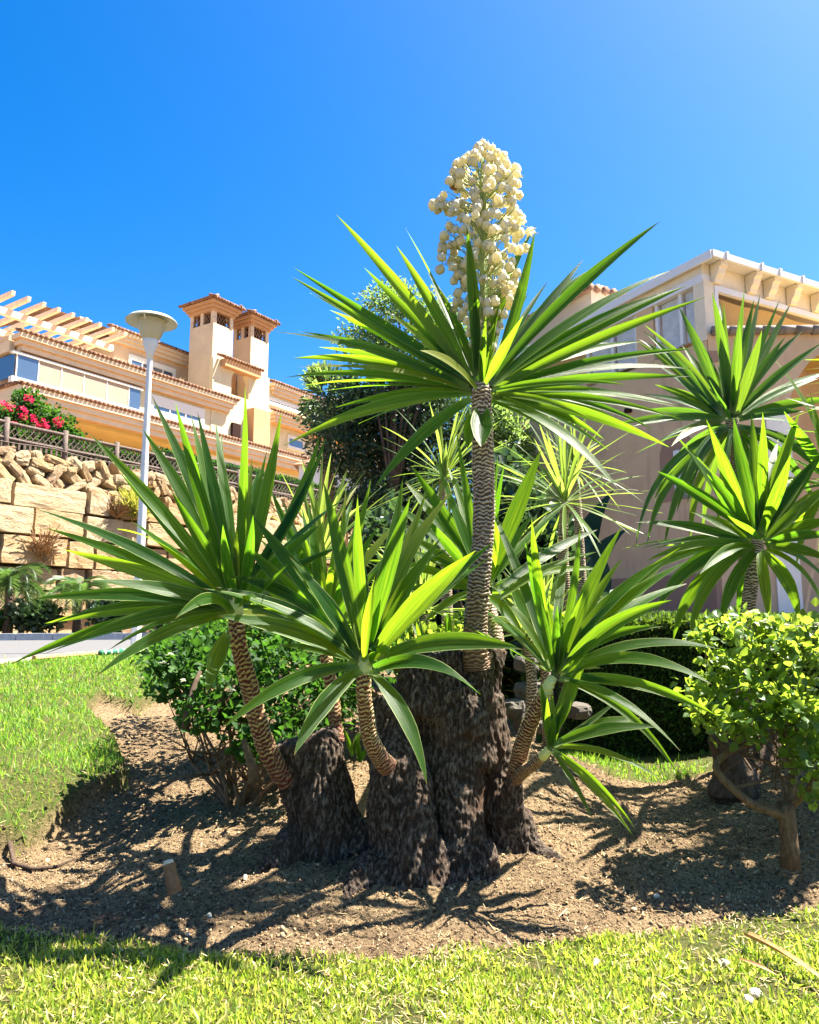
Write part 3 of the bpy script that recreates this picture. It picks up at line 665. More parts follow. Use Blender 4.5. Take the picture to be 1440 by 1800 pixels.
F_L = [(1028,1137,28,.0,-.03),(962,1225,16,-.1,.0),(1094,1224,14,.1,-.03),(1127,1262,32,.1,.06),(1160,1278,32,-.1,.07),(1157,1367,18,-.15,.10),(1117,1457,18,-.15,.06),(1113,1469,16,-.25,.04),(1000,1180,20,.2,.0)]
crown(sF, 967, 1314, 3.05, F_L, .62, 25, ML, spread=.02)
D_L = [(723,818,30,.1,.02),(766,810,30,.0,.0),(803,761,26,-.1,.0),(712,848,28,.15,.03),(875,800,20,.2,.0),(887,815,22,-.1,.0),(952,789,40,.0,.0),(936,905,26,.1,.02),(704,964,24,.1,.05),(667,925,26,.2,.06),(875,900,24,-.2,.0),
 (1060,1000,24,.2,.06),(700,1040,24,.1,.06),(1000,1090,22,.1,.09),(740,1100,22,-.1,.08),(920,1120,28,-.25,.08),(745,905,26,-.3,.0),(640,985,22,.2,.05)]
crown(sD, 852, 1035, 3.70, D_L, .85, 26, ML, extra=9, exW=.055, az_back=True, spread=.04, exrange=(5, 65))
G_L = [(474,856,28,.1,.0),(497,880,28,.2,.0),(543,880,28,.1,.0),(556,872,22,.3,.0),(609,850,18,.1,-.04),(652,842,24,.0,-.03),(665,925,30,.15,.04),(707,910,30,.2,.05),(632,900,16,.2,.0),(610,900,14,.3,.0),(455,945,24,.1,.03),(430,1010,24,-.1,.05),
 (690,985,30,-.15,.05),(480,1060,24,-.3,.07),(745,1000,24,.1,.06),(520,940,24,-.25,.0),(590,930,24,-.3,.0),(690,1090,26,-.3,.09),(440,1120,22,-.2,.10),(620,985,22,-.35,.0)]
crown(sG, 572, 1110, 3.50, G_L, .8, 27, ML, extra=10, exW=.055, az_back=True, spread=.04, exrange=(5, 65))
# two cut stubs on top of the old trunk and small shoots
mb = MB()
for px, py, r_ in ((735, 1140, 15), (700, 1215, 12)):
    MB().tube([P(px, py+28, 3.36), P(px-2, py, 3.36)], [r_*3.36/FPX*1.2, r_*3.36/FPX], 12).build('branch_stub', M['bark'], hero)
rd = random.Random(40)
for px, py, h_ in ((792, 1130, 55), (740, 1130, 40), (776, 1300, 30), (620, 1330, 60), (632, 1340, 50)):
    for k in range(3):
        put_leaf(trunk, P(px, py, 3.4), P(px+rd.uniform(-22, 22), py-h_*rd.uniform(.7, 1), 3.4+rd.uniform(-.1, .1)), .022, .03, Vector((rd.uniform(-.5, .5), -1, .3)), rd, rows=7, mat=ML)

# ------------------------------------------------ flower spike
SPD = 3.32
fs = MB().tube([P(848, 660, 3.31), P(850, 560, SPD), P(848, 450, SPD), P(846, 340, SPD), P(848, 268, SPD)], [.019, .016, .013, .009, .004], 10)
M['stalk'] = plain('flower_stalk_green', (.30, .36, .12), .5, .4, .25, 40)
a = N('flower_petal', .5, .35); oi = a.rnd(); v = a.coord('Object')
nz = a.noise(v, 60, 3, .6)
c = a.mix(a.math('MULTIPLY', oi, .8), (.86, .83, .70), (.80, .74, .52)); c = a.mix(a.ramp(nz, [(.5, (0, 0, 0)), (.75, (.45,)*3)]), c, (.62, .52, .26)); a.col(c)
a.translucent((.88, .78, .42), .42); M['petal'] = a.m
a = N('withered_petal', .7, .2); a.col((.38, .19, .07)); a.translucent((.4, .2, .06), .3); M['petal_brown'] = a.m
spike = fs.build('flower_spike', M['stalk'], hero, True)
def bell(open_, nr=6, seg=12, mat=None):
    V = []; 
    prof_c = [(.004, 0), (.34, -.06), (.60, -.32), (.66, -.62), (.52, -.92), (.20, -1.10)]
    prof_o = [(.004, 0), (.36, -.08), (.66, -.36), (.86, -.66), (1.10, -.86), (1.34, -.96)]
    for i in range(nr):
        r0 = prof_c[i][0]*(1-open_)+prof_o[i][0]*open_; z0 = prof_c[i][1]*(1-open_)+prof_o[i][1]*open_
        for k in range(seg):
            an = 2*PI*k/seg; pet = (k % 2 == 0)
            rr = r0*(1.04 if pet else (.86 if i < 3 else .80-.17*(i-2)*(.35+open_)))
            zz = z0-(0 if pet else (-.10 if i >= 4 else 0))
            V.append((rr*math.cos(an), rr*math.sin(an), zz))
    F = []
    for i in range(nr-1):
        for k in range(seg): k2 = (k+1) % seg; F.append([i*seg+k, (i+1)*seg+k, (i+1)*seg+k2, i*seg+k2])
    return mesh_np('flower', V, np.array(F), mat or M['petal'], True)
bells = [bell(0.05), bell(.14), bell(.26), bell(.5), bell(.95)]
bell_b = bell(.1, mat=M['petal_brown'])
rd = random.Random(77)
def RY(py):   # half-width of the spike in px at picture height py
    return float(np.interp(py, [252, 268, 300, 330, 360, 400, 450, 500, 540, 580], [12, 40, 60, 72, 82, 82, 78, 70, 50, 24]))
br = MB(); fl_pos = []; tries = 0; mpp = pxm(SPD); stalk_x = 848
while len(fl_pos) < 290 and tries < 60000:
    tries += 1
    y0 = rd.uniform(264, 574) if rd.random() < .93 else rd.uniform(575, 600)
    if y0 > 500 and rd.random() < .45: continue
    az = rd.uniform(0, 2*PI); lob = 1+.10*math.sin(az*3+y0*.05); rr = RY(y0)*mpp*lob*math.sqrt(rd.uniform(.42, 1.02))
    q = P(stalk_x, y0, SPD)+Vector((math.cos(az)*rr, math.sin(az)*rr, 0))
    if any((q-z).length < .0235 for z in fl_pos): continue
    fl_pos.append(q)
    root = P(stalk_x, min(y0+rd.uniform(18, 50), 610), SPD)
    br.tube([root, root.lerp(q, .55)+Vector((0, 0, .006)), q+Vector((0, 0, .010)), q], [.0026, .0022, .0015, .0012], 5, False)
for i in range(16):
    az = i*2.4; y0 = 330+i*14; root = P(stalk_x, y0+20, SPD); tip = root+Vector((math.cos(az), math.sin(az), .75))*RY(y0)*mpp*.8
    br.tube([root, root.lerp(tip, .5)-Vector((0, 0, .008)), tip], [.0045, .0036, .002], 6)
for q_ in ((758, 352), (771, 349), (784, 356), (766, 362)): fl_pos.append(P(q_[0], q_[1], SPD))
br.tube([P(815, 376, SPD), P(785, 352, SPD), P(758, 349, SPD)], .002, 5)
rd.shuffle(fl_pos); fl_pos = fl_pos[:296]
br.build('branchlets', M['stalk'], spike, True)
for i, q in enumerate(fl_pos):
    t = rd.random(); me = bells[0 if t < .3 else 1 if t < .56 else 2 if t < .76 else 3 if t < .9 else 4]
    if rd.random() < .004: me = bell_b
    o = bpy.data.objects.new('flower', me); C.objects.link(o); o.parent = spike
    o.location = Vector(q)-Vector(hero.location)-Vector(spike.location); s = rd.uniform(.029, .038); o.scale = (s*.92, s*.92, s*rd.uniform(1.05, 1.35))
    o.rotation_euler = (rd.gauss(0, .35), rd.gauss(0, .35), rd.uniform(0, 6.3))
# ------------------------------------------------ other yuccas
def yucca(px, py, d, stempath, label, group=None, stem_mat='stem_old', per=.016):
    b = stempath[0]; base = P(b[0], b[1], b[2]); z = gh(base.x, base.y)
    r_ = empty('yucca_plant', (base.x, base.y, z), label, 'yucca', group)
    s = add_stem(r_, stempath, M[stem_mat], per, .14, px*.01, 22)
    return r_, s
yH, sH = yucca(1285, 740, 4.8, [(1312, 1360, 5.0, 20), (1316, 1200, 5.0, 15), (1313, 1050, 4.95, 13), (1308, 900, 4.9, 12), (1296, 810, 4.85, 12), (1286, 735, 4.8, 11)], 'tall yucca at right whose upper head stands before the balcony with white shining leaf edges')
H_L = [(1131,581,24,.1,.02),(1122,595,22,.2,.05),(1191,535,26,.0,.02),(1252,514,26,-.1,.0),(1272,532,22,.1,.0),(1310,501,24,.0,.0),(1326,525,22,.2,.0),(1373,521,22,.1,.0),(1391,532,22,.2,.0),(1380,593,24,.0,.02),(1450,600,26,.0,.03),
 (1440,665,24,.1,.04),(1470,650,26,.2,.05),(1480,700,26,.1,.05),(1415,723,24,-.1,.05),(1400,743,20,.3,.04),(1198,604,22,.3,.02),(1147,635,26,.0,.03),(1151,676,26,.1,.04),(1131,693,24,.3,.05),(1135,720,20,.4,.05),(1111,750,24,-.1,.06),
 (1079,747,20,.2,.07),(1158,776,22,-.2,.07),(1180,785,22,-.3,.08),(1247,668,30,-.5,.02),(1261,557,22,.3,.0),(1340,580,26,-.2,.0),(1228,590,24,.3,.0),(1300,560,24,-.3,.0),(1120,600,22,.3,.03),
 (1117,964,24,.0,.16),(1137,962,24,.2,.14),(1168,960,24,-.2,.13),(1214,956,22,.1,.10),(1236,950,22,.3,.08),(1190,900,22,-.3,.12),(1350,960,24,.1,.10),(1390,930,24,.2,.13),(1440,900,24,.1,.15),(1460,850,24,-.1,.12),(1262,930,20,-.2,.05),(1150,880,22,.35,.12),(1325,900,20,-.2,.04)]
crown(sH, 1285, 742, 4.80, H_L, 1.15, 31, M['yleaf_dark'], extra=4, exW=.05, az_back=True, spread=.06, exrange=(-40, 70))
yI, sI = yucca(1333, 955, 4.2, [(1303, 1330, 4.35, 18), (1306, 1200, 4.3, 13), (1312, 1100, 4.25, 12), (1322, 1020, 4.2, 12), (1333, 950, 4.2, 11)], 'lower yucca at right edge whose dense bright head hangs over the flowering shrub')
I_L = [(1193,772,34,.0,.02),(1245,745,32,-.1,.0),(1240,734,26,.2,.0),(1290,734,32,.0,.0),(1321,727,30,.1,.0),(1341,723,28,-.1,.0),(1406,723,36,.0,.0),(1193,770,26,.3,.02),(1155,828,32,.0,.03),(1182,835,26,.25,.03),(1117,918,34,.1,.05),
 (1113,968,26,.2,.06),(1137,986,26,-.1,.08),(1150,1080,34,-.1,.16),(1160,1066,30,.1,.16),(1183,1128,32,.1,.16),(1214,1130,30,-.1,.15),(1265,1110,30,-.1,.12),(1353,1102,30,-.3,.08),(1405,1098,32,-.1,.13),(1455,1092,36,.1,.15),(1470,990,30,-.1,.08),
 (1475,912,34,.1,.05),(1470,850,34,-.1,.02),(1450,790,34,.1,.0),(1470,940,28,-.3,.05),(1279,906,30,-.6,.0),(1470,1040,30,.2,.12),(1430,860,28,.3,.0),(1390,800,30,-.3,.0),(1250,830,28,-.2,.0),(1215,900,28,.3,.04),(1300,1110,26,.2,.1),(1230,1010,28,-.4,.1),(1120,1020,28,.2,.1)]
crown(sI, 1333, 955, 4.20, I_L, 1.0, 32, M['yleaf'], extra=4, exW=.05, az_back=True, spread=.05, exrange=(-50, 75))
# light yucca heads between them and off the right edge
yK, sK = yucca(1460, 830, 4.7, [(1480, 1330, 4.9, 18), (1475, 1100, 4.8, 12), (1465, 830, 4.7, 10)], 'yucca half out of the frame at the right edge behind the lower yucca')
crown(sK, 1462, 850, 4.7, [(1425, 690, 26, .1, .0), (1400, 760, 28, .2, .0), (1360, 850, 26, -.2, .03), (1378, 800, 26, -.3, .0), (1440, 670, 28, .2, 0), (1500, 700, 28, 0, 0), (1540, 800, 28, .2, .02), (1370, 930, 26, .2, .05), (1400, 1000, 26, -.2, .1), (1540, 900, 28, .2, .05)], .95, 36, M['yleaf'], extra=14, exW=.06, spread=.05, exrange=(-40, 75))
# unseen yuccas added beyond the right frame edge to shade the bed
for (X_, Y_, Z_, sd_, lab) in ((2.95, 3.95, 1.85, 51, 'unseen yucca added for shade beyond the right frame edge level with the flowering shrub'), (3.0, 3.75, 1.2, 53, 'low unseen yucca head added for shade beyond the right frame edge under the other ones'), (3.3, 4.4, 2.5, 52, 'tall unseen yucca added for shade beyond the right frame edge behind the other one')):
    zb = gh(X_, Y_); rr = empty('yucca_plant', (X_, Y_, zb), lab, 'yucca')
    s_ = link('stem', stem_mesh([(X_+.06, Y_, zb-.1), (X_+.03, Y_, (zb+Z_)/2), (X_, Y_, Z_)], [.06, .05, .045], .017, .14, sd_, 20), rr, M['stem_old'])
    rq = random.Random(sd_); c = Vector((X_, Y_, Z_))
    for i in range(74):
        az = i*2.4; el_ = R(rq.uniform(-35, 80)); dv = Vector((math.cos(az)*math.cos(el_), math.sin(az)*math.cos(el_), math.sin(el_)))
        put_leaf(s_, c+dv*.05, c+dv*rq.uniform(.8, 1.0), .06, rq.uniform(0, .08), Vector((rq.uniform(-.3, .3), -.3, 1)), rq, twist=rq.uniform(-.4, .4), mat=M['yleaf'])
# narrow leaved yuccas behind
def narrow(px, py, d, stem, n, L, label, seed, W=.028, rng_=(-55, 85)):
    r_, s = yucca(px, py, d, stem, label)
    crown(s, px, py, d, [], L, seed, M['yleaf_thin'], extra=n, exW=W, spread=.04, exrange=rng_)
    return r_
narrow(993, 882, 5.6, [(1000, 1290, 5.8, 13), (996, 1100, 5.7, 10), (990, 960, 5.6, 9), (993, 890, 5.6, 8)], 62, .72, 'yellow green narrow leaved yucca on thin stem before the pink wall', 41)
narrow(1010, 822, 6.4, [(1030, 1260, 6.5, 10), (1022, 1000, 6.45, 8), (1010, 825, 6.4, 7)], 46, .62, 'small narrow leaved yucca head poking up just behind the yellow green one', 42, .022)
narrow(782, 838, 6.2, [(790, 1260, 6.3, 12), (784, 1000, 6.25, 9), (776, 900, 6.2, 8), (780, 840, 6.2, 7)], 52, .74, 'narrow leaved yucca seen between the dark tree and the main scarred stem', 43)
narrow(955, 1110, 4.8, [(965, 1330, 4.9, 11), (962, 1240, 4.85, 9), (956, 1115, 4.8, 8)], 44, .55, 'low narrow leaved yucca directly behind the right branch of the big yucca', 44, .022, (-20, 80))
narrow(925, 1120, 4.5, [(930, 1300, 4.55, 11), (935, 1200, 4.5, 9), (926, 1125, 4.5, 8)], 22, .45, 'short dark stemmed yucca behind the trunk cluster', 45, .02, (-10, 80))
narrow(560, 985, 5.3, [(566, 1260, 5.4, 11), (562, 1100, 5.35, 9), (560, 990, 5.3, 8)], 40, .75, 'narrow leaved yucca behind the left heads in front of the stone wall', 46, .034, (-10, 80))
narrow(745, 1075, 5.0, [(748, 1250, 5.1, 10), (745, 1080, 5.0, 8)], 44, .62, 'low narrow leaved yucca filling the gap behind the middle heads', 47, .026, (-15, 80))

# ------------------------------------------------ leaf templates & clouds
def leaf_t(w=.42, tipy=1.0, fold=.16):
    pts = [(0, 0, 0), (w*.7, .22, fold*.6), (w, .45, fold), (w*.62, .75, fold*.5), (0, tipy, -.04), (-w*.62, .75, fold*.5), (-w, .45, fold), (-w*.7, .22, fold*.6), (0, .5, 0)]
    F = np.array([[0, 1, 8], [1, 2, 8], [2, 3, 8], [3, 4, 8], [4, 5, 8], [5, 6, 8], [6, 7, 8], [7, 0, 8]]); return np.array(pts), F
LT, LF = leaf_t(); LT2, LF2 = leaf_t(.22); 
DT = np.array([(-.16, .0, 0), (.16, 0, 0), (.22, .5, .05), (0, 1, 0), (-.22, .5, .05)]); DF = np.array([[0, 1, 2], [0, 2, 4], [4, 2, 3]])
def cloud(cl, n, seed, shell=.55, lump=.35):
    """points in ellipsoids (centre, (rx,ry,rz), weight); returns pos, outward dir"""
    rg = np.random.default_rng(seed); w = np.array([c_[2] for c_ in cl], float); w /= w.sum(); k = rg.choice(len(cl), n, p=w)
    dr = rg.normal(size=(n, 3)); dr /= np.linalg.norm(dr, axis=1)[:, None]
    rr = rg.uniform(shell, 1.0, n)**.6*(1+lump*fbm(dr[:, 0]*2+k, dr[:, 2]*2+dr[:, 1], 1.6, 2, seed))
    Cc = np.array([list(c_[0]) for c_ in cl])[k]; Rr = np.array([list(c_[1]) for c_ in cl])[k]
    return Cc+dr*Rr*rr[:, None], dr, rg
def leaf_cloud(name, parent, cl, n, size, mat, seed, T=(LT, LF), shell=.4, droop=.0, roll=.9, lump=.35, smin=.6, ndisc=0, discname='leaf', minz=None):
    pos, dr, rg = cloud(cl, n, seed, shell, lump)
    if minz is not None: kk = pos[:, 2] > minz; pos = pos[kk]; dr = dr[kk]; n = len(pos)
    D = dr+rg.normal(0, .7, (n, 3)); D[:, 2] += -droop+.15
    Rm = frames_from_dir(D, rg, roll); sc = size*rg.uniform(smin, 1.25, n)
    if ndisc:
        # nearest, largest leaves become parts
        app = -pos[:, 1]+rg.uniform(0, .15, n); idx = np.argsort(-app); a_, b_ = idx[:ndisc], idx[ndisc:]
        me = [mesh_np(discname, T[0]*np.array([1, 1, f_]), T[1], mat, True, attrs={'rnd': [i/5]*len(T[0])}) for i, f_ in enumerate((1, .5, 1.6, .2))]
        pl = Vector((0, 0, 0)); q_ = parent
        while q_ is not None: pl += q_.location; q_ = q_.parent
        for j in a_:
            o = bpy.data.objects.new(discname, me[j % 4]); C.objects.link(o); o.parent = parent
            m_ = Matrix(Rm[j].tolist()).to_4x4(); s = float(sc[j])
            o.matrix_local = Matrix.Translation(Vector(pos[j])-pl) @ m_ @ Matrix.Diagonal((s, s, s, 1))
        pos, Rm, sc = pos[b_], Rm[b_], sc[b_]
    if len(pos):
        me = scatter(name, T[0], T[1], pos, Rm, sc, mat); o = link(name, me, parent); o['kind'] = 'stuff'; return o
def branchy(parent, base, cl, n, r0, mat, seed, name='branch', n2=3):
    rd = random.Random(seed); mb = MB()
    for i in range(n):
        c = rd.choice(cl); t = Vector(c[0])+Vector((rd.uniform(-1, 1)*c[1][0], rd.uniform(-1, 1)*c[1][1], rd.uniform(-.6, .8)*c[1][2]))*.8
        b = Vector(base)+Vector((rd.uniform(-1, 1), rd.uniform(-1, 1), 0))*r0*1.5
        m1 = b.lerp(t, .4)+Vector((rd.uniform(-.1, .1), rd.uniform(-.1, .1), rd.uniform(-.05, .08)))*(t-b).length
        pts = [b, b.lerp(m1, .5)+Vector((rd.uniform(-.02, .02), 0, 0)), m1, m1.lerp(t, .55), t]
        mb.tube(pts, [r0, r0*.75, r0*.5, r0*.32, r0*.12], 7)
        for k in range(n2):
            e = m1+Vector((rd.uniform(-1, 1), rd.uniform(-1, 1), rd.uniform(-.2, 1)))*(t-b).length*.35; mb.tube([m1, m1.lerp(e, .5)+Vector((0, 0, .01)), e], [r0*.4, r0*.25, r0*.08], 5)
    return mb.build(name, mat, parent, True)
FLT = []; 
for k in range(9):
    an = k*2.4; rr = .18*math.sqrt(k)
    FLT.append((rr*math.cos(an), rr*math.sin(an), .12-.3*rr))
def flower_head(parent, p, s, mat, seed, name='flower_cluster'):
    rd = random.Random(seed); V = []; F = []
    for (x, y, z) in [(rd.gauss(0, .4), rd.gauss(0, .4), rd.uniform(0, .35)) for _ in range(26)]:
        c = Vector((x, y, z-.35*(x*x+y*y))); b = len(V); t = rd.uniform(0, 1.5)
        for k in range(5): V.append(p+(c+Vector((math.cos(t+k*1.2566)*.22, math.sin(t+k*1.2566)*.22, .05)))*s)
        V.append(p+(c+Vector((0, 0, -.03)))*s); F += [[b+k, b+(k+1) % 5, b+5] for k in range(5)]
    return link(name, mesh_np(name, V, np.array(F), mat), parent)
a = N('white_flower', .5, .3); a.col((.82, .82, .72)); a.translucent((.8, .8, .6), .3); M['white_fl'] = a.m

# right flowering shrub
pb = P(1387, 1520, 3.25); rs = empty('flowering_shrub', (pb.x, pb.y, gh(pb.x, pb.y)), 'leafy shrub with white flower heads and bare crooked trunk at right edge of bed', 'shrub')
mb = MB(); D_ = 3.25
mb.tube([P(1390, 1525, D_), P(1388, 1480, D_), P(1384, 1440, D_), P(1381, 1412, D_)], [.040, .033, .034, .036], 14)
tk = mb.build('trunk', M['branch'], rs, True)
def limb(path, r0, r1, parent=rs):
    m_ = MB(); n_ = len(path); pts = [P(*q) for q in path]
    # smooth
    out = []
    for i in range(n_-1):
        for u in (0, .33, .66):
            p0 = pts[max(i-1, 0)]; p1 = pts[i]; p2 = pts[i+1]; p3 = pts[min(i+2, n_-1)]
            out.append(.5*((2*p1)+(p2-p0)*u+(2*p0-5*p1+4*p2-p3)*u*u+(3*p1-p0-3*p2+p3)*u**3))
    out.append(pts[-1]); k = len(out)
    m_.tube(out, [r0+(r1-r0)*i/(k-1) for i in range(k)], 9); return m_.build('branch', M['branch'], parent, True)
limb([(1380, 1435, 3.25), (1350, 1424, 3.2), (1325, 1415, 3.2), (1293, 1390, 3.22), (1262, 1358, 3.28), (1262, 1338, 3.32), (1290, 1318, 3.36), (1330, 1302, 3.4)], .019, .012)
limb([(1386, 1425, 3.25), (1392, 1390, 3.27), (1396, 1365, 3.3), (1385, 1330, 3.35), (1372, 1290, 3.4), (1350, 1240, 3.45)], .017, .006)
limb([(1390, 1420, 3.25), (1410, 1400, 3.2), (1430, 1375, 3.15), (1450, 1320, 3.1), (1455, 1240, 3.1)], .016, .007)
limb([(1385, 1420, 3.27), (1374, 1370, 3.35), (1350, 1340, 3.4), (1300, 1325, 3.45), (1255, 1300, 3.5), (1235, 1270, 3.5)], .008, .003)
limb([(1392, 1380, 3.3), (1408, 1330, 3.35), (1400, 1280, 3.4), (1410, 1200, 3.45)], .010, .004)
limb([(1292, 1385, 3.22), (1330, 1375, 3.3), (1370, 1365, 3.34), (1396, 1372, 3.3)], .007, .006)
rd = random.Random(3)
for i in range(34):
    x0 = rd.uniform(1290, 1420); y0 = rd.uniform(1300, 1400); limb([(x0, y0, 3.35), (x0+rd.uniform(-40, 20), y0-rd.uniform(10, 50), 3.4), (x0+rd.uniform(-80, 60), y0-rd.uniform(50, 120), 3.45)], .004, .0015)
def el(px, py, d, rx, ry, rz, w=1): return (P(px, py, d), (rx*d/FPX, ry, rz*d/FPX), w)
clR = [el(1290, 1170, 3.45, 60, .22, 40, .8), el(1345, 1130, 3.5, 60, .25, 46, 1.0), el(1430, 1170, 3.35, 60, .28, 70, 1.1), el(1350, 1220, 3.3, 95, .25, 55, 1), el(1245, 1215, 3.5, 50, .15, 26, .4), el(1425, 1290, 3.2, 50, .14, 60, .6), el(1320, 1280, 3.3, 44, .14, 26, .4), el(1270, 1250, 3.4, 40, .14, 30, .35), el(1400, 1240, 3.2, 50, .16, 30, .5), el(1436, 1350, 3.1, 34, .12, 60, .5), el(1300, 1235, 3.5, 100, .2, 60, .7), el(1480, 1150, 3.5, 80, .3, 80, 1)]
rdq = random.Random(66)
for q_ in range(22): clR.append(el(rdq.uniform(1215, 1440), rdq.choice((rdq.uniform(1085, 1130), rdq.uniform(1230, 1330))), 3.3+rdq.uniform(-.15, .2), rdq.uniform(12, 24), .07, rdq.uniform(12, 26), .10))
leaf_cloud('leaves', rs, clR, 2900, .041, M['shrub_light'], 61, ndisc=290, shell=.1, roll=.8, lump=.75)
for i, (px, py, s_) in enumerate(((1325, 1076, .022), (1345, 1092, .020), (1362, 1098, .018), (1392, 1100, .024), (1408, 1106, .02), (1428, 1098, .024), (1290, 1228, .016), (1240, 1140, .016), (1436, 1112, .02), (1318, 1180, .014), (1378, 1190, .014))):
    flower_head(rs, P(px, py, 3.36), s_*1.6, M['white_fl'], i)
    limb([(px+4, py+40, 3.4), (px, py+4, 3.36)], .0025, .0018)

# left dark flowering shrub behind the left stem
pb = P(420, 1260, 4.0); ls = empty('flowering_shrub', (pb.x, pb.y, gh(pb.x, pb.y)), 'dark shaded shrub with a few white flowers behind the leaning left stem', 'shrub')
clL = [el(330, 1165, 4.3, 62, .25, 44, .8), el(400, 1210, 4.2, 85, .3, 70, 1), el(360, 1250, 4.0, 50, .25, 34, .5), el(320, 1215, 4.5, 50, .25, 30, .5), el(370, 1130, 4.6, 70, .35, 40, .8), el(400, 1120, 5.3, 110, .5, 46, 1.3), el(320, 1150, 5.1, 55, .4, 32, .8), el(360, 1150, 6.3, 80, .5, 60, 1.1), el(300, 1165, 6.6, 44, .5, 40, .7), el(292, 1200, 5.6, 40, .3, 26, .35), el(520, 1120, 5.2, 90, .4, 50, 1), el(520, 1310, 3.9, 60, .2, 30, .4), el(500, 1160, 4.3, 80, .3, 55, 1), el(480, 1250, 4.1, 70, .25, 60, .8), el(570, 1230, 4.3, 80, .3, 70, 1), el(640, 1150, 4.5, 70, .3, 60, .8), el(440, 1310, 3.9, 35, .12, 28, .25), el(300, 1170, 4.3, 30, .12, 20, .3)]
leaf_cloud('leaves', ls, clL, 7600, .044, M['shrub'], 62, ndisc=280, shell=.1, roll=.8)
branchy(ls, (pb.x, pb.y, gh(pb.x, pb.y)-.05), [q_ for q_ in clL if q_[0].y < 4.6], 16, .018, M['branch'], 5)
for i, (px, py) in enumerate(((300, 1150), (287, 1165), (352, 1190), (410, 1215), (322, 1196), (250+130, 1160), (545, 1115), (335, 1225))):
    flower_head(ls, P(px, py, 4.0), .022, M['white_fl'], 30+i)
# woody bases in the shade under it
for k, (pp, lab) in enumerate(((((325, 1285, 3.9, .022), (330, 1250, 3.92, .018), (338, 1215, 3.95, .014), (352, 1180, 4.0, .01)), 'thin dark woody stem rising at the edge of the left shrub'),
               (((362, 1265, 3.95, .03), (380, 1248, 4.0, .028), (398, 1225, 4.05, .02), (420, 1200, 4.1, .014)), 'thick leaning root stem under the left shrub'))):
    mb = MB(); mb.tube([P(q[0], q[1], q[2]) for q in pp], [q[3] for q in pp], 9); o = mb.build('woody_stem', M['bark_root'], ls, True)
# stub behind the B stem
mb = MB(); mb.tube([P(448, 1375, 3.45), P(444, 1350, 3.46), P(434, 1318, 3.48), P(428, 1300, 3.48)], [.030, .022, .016, .012], 9)
o = mb.build('cut_stump', M['branch'], None, True); tag(o, 'broken pale stub of wood beside the foot of the leaning left stem', 'stump')

# stump in front left
mb = MB(); base = P(303, 1552, 2.95)
M['stub_bark'] = plain('orange_stub_bark', (.34, .16, .07), .8, .2, .5, 60, .8, .006, (.16, .09, .05)); M['cut_wood'] = plain('cut_wood', (.66, .54, .38), .7, .2, .25, 90)
mb.tube([P(308, 1568, 2.93), P(304, 1552, 2.93), P(300, 1534, 2.94), P(297, 1520, 2.95)], [.026, .025, .022, .023], 12)
st = mb.build('cut_stump', M['stub_bark'], None)
MB().tube([P(297, 1521, 2.95), P(295.5, 1513, 2.95)], [.0215, .017], 12).build('cut_face', M['cut_wood'], st); tag(st, 'short sawn off stub on the sunlit crest of soil at lower left', 'stump')
# root mound / old trunk base at right
mr = trunk_mass([[(1345, 1440, 4.6, 80), (1345, 1375, 4.6, 52), (1338, 1310, 4.6, 34), (1332, 1270, 4.6, 22)], [(1420, 1440, 4.7, 90), (1425, 1370, 4.7, 60), (1428, 1300, 4.7, 38)], [(1290, 1400, 4.3, 40), (1284, 1340, 4.3, 26), (1278, 1250, 4.3, 14), (1276, 1232, 4.3, 12)]], .014, 9.1, .014, .05, 'stump')
o = link('root_stump', mr, None, M['bark_root']); tag(o, 'wide old root stump in the shade behind the right shrub', 'stump')

# ------------------------------------------------ clipped hedge behind
def hedge(name, p0, p1, depth, h, z0, label, n, size, mat, seed, dirt=(.02, .03, .012), T=(DT, DF), wob=.04):
    p0 = Vector(p0); p1 = Vector(p1); ax = (p1-p0); L = ax.length; ax = ax/L; nr = Vector((-ax.y, ax.x))
    r_ = empty(name, (p0.x, p0.y, z0), label, 'hedge')
    mb = MB(); q = [p0, p1, p1+nr*depth, p0+nr*depth]; ins = .05
    c = (p0+p1)/2+nr*depth/2
    qq = [c+(v-c)*(1-ins*2/ max(L, depth)*1.5) for v in q]
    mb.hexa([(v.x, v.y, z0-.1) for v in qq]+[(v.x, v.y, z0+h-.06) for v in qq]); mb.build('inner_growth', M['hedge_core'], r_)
    rg = np.random.default_rng(seed); u = rg.uniform(0, L, n); f = rg.uniform(0, 1, n); tot = h*2+depth
    pos = np.zeros((n, 3)); D = np.zeros((n, 3)); t = f*tot
    front = t < h; top = (t >= h) & (t < h+depth); back = t >= h+depth
    off = np.where(front, 0, np.where(top, t-h, depth)); zz = np.where(front, t, np.where(top, h, t-h-depth))
    wb = fbm(u, zz+off, 2.2, 3, seed)*wob; off = off+np.where(front, -wb, np.where(back, wb, 0)); zz = zz+np.where(top, wb, 0)
    jit = rg.uniform(-.06, .015, n); off = off+np.where(front, -jit, np.where(back, jit, 0)); zz = zz+np.where(top, jit, 0)
    pos[:, 0] = p0.x+ax.x*u+nr.x*off; pos[:, 1] = p0.y+ax.y*u+nr.y*off; pos[:, 2] = z0+zz
    D[:, 0] = np.where(front, -nr.x, np.where(back, nr.x, 0))*.7; D[:, 1] = np.where(front, -nr.y, np.where(back, nr.y, 0))*.7; D[:, 2] = np.where(top, 1.2, .6)
    D += rg.normal(0, .45, (n, 3)); Rm = frames_from_dir(D, rg, .9); sc = size*rg.uniform(.5, 1.3, n)
    me = scatter('foliage', T[0], T[1], pos, Rm, sc, mat); o = link('foliage', me, r_); o['kind'] = 'stuff'; return r_
M['hedge_core'] = plain('hedge_core', (.012, .018, .008), .9, .1)
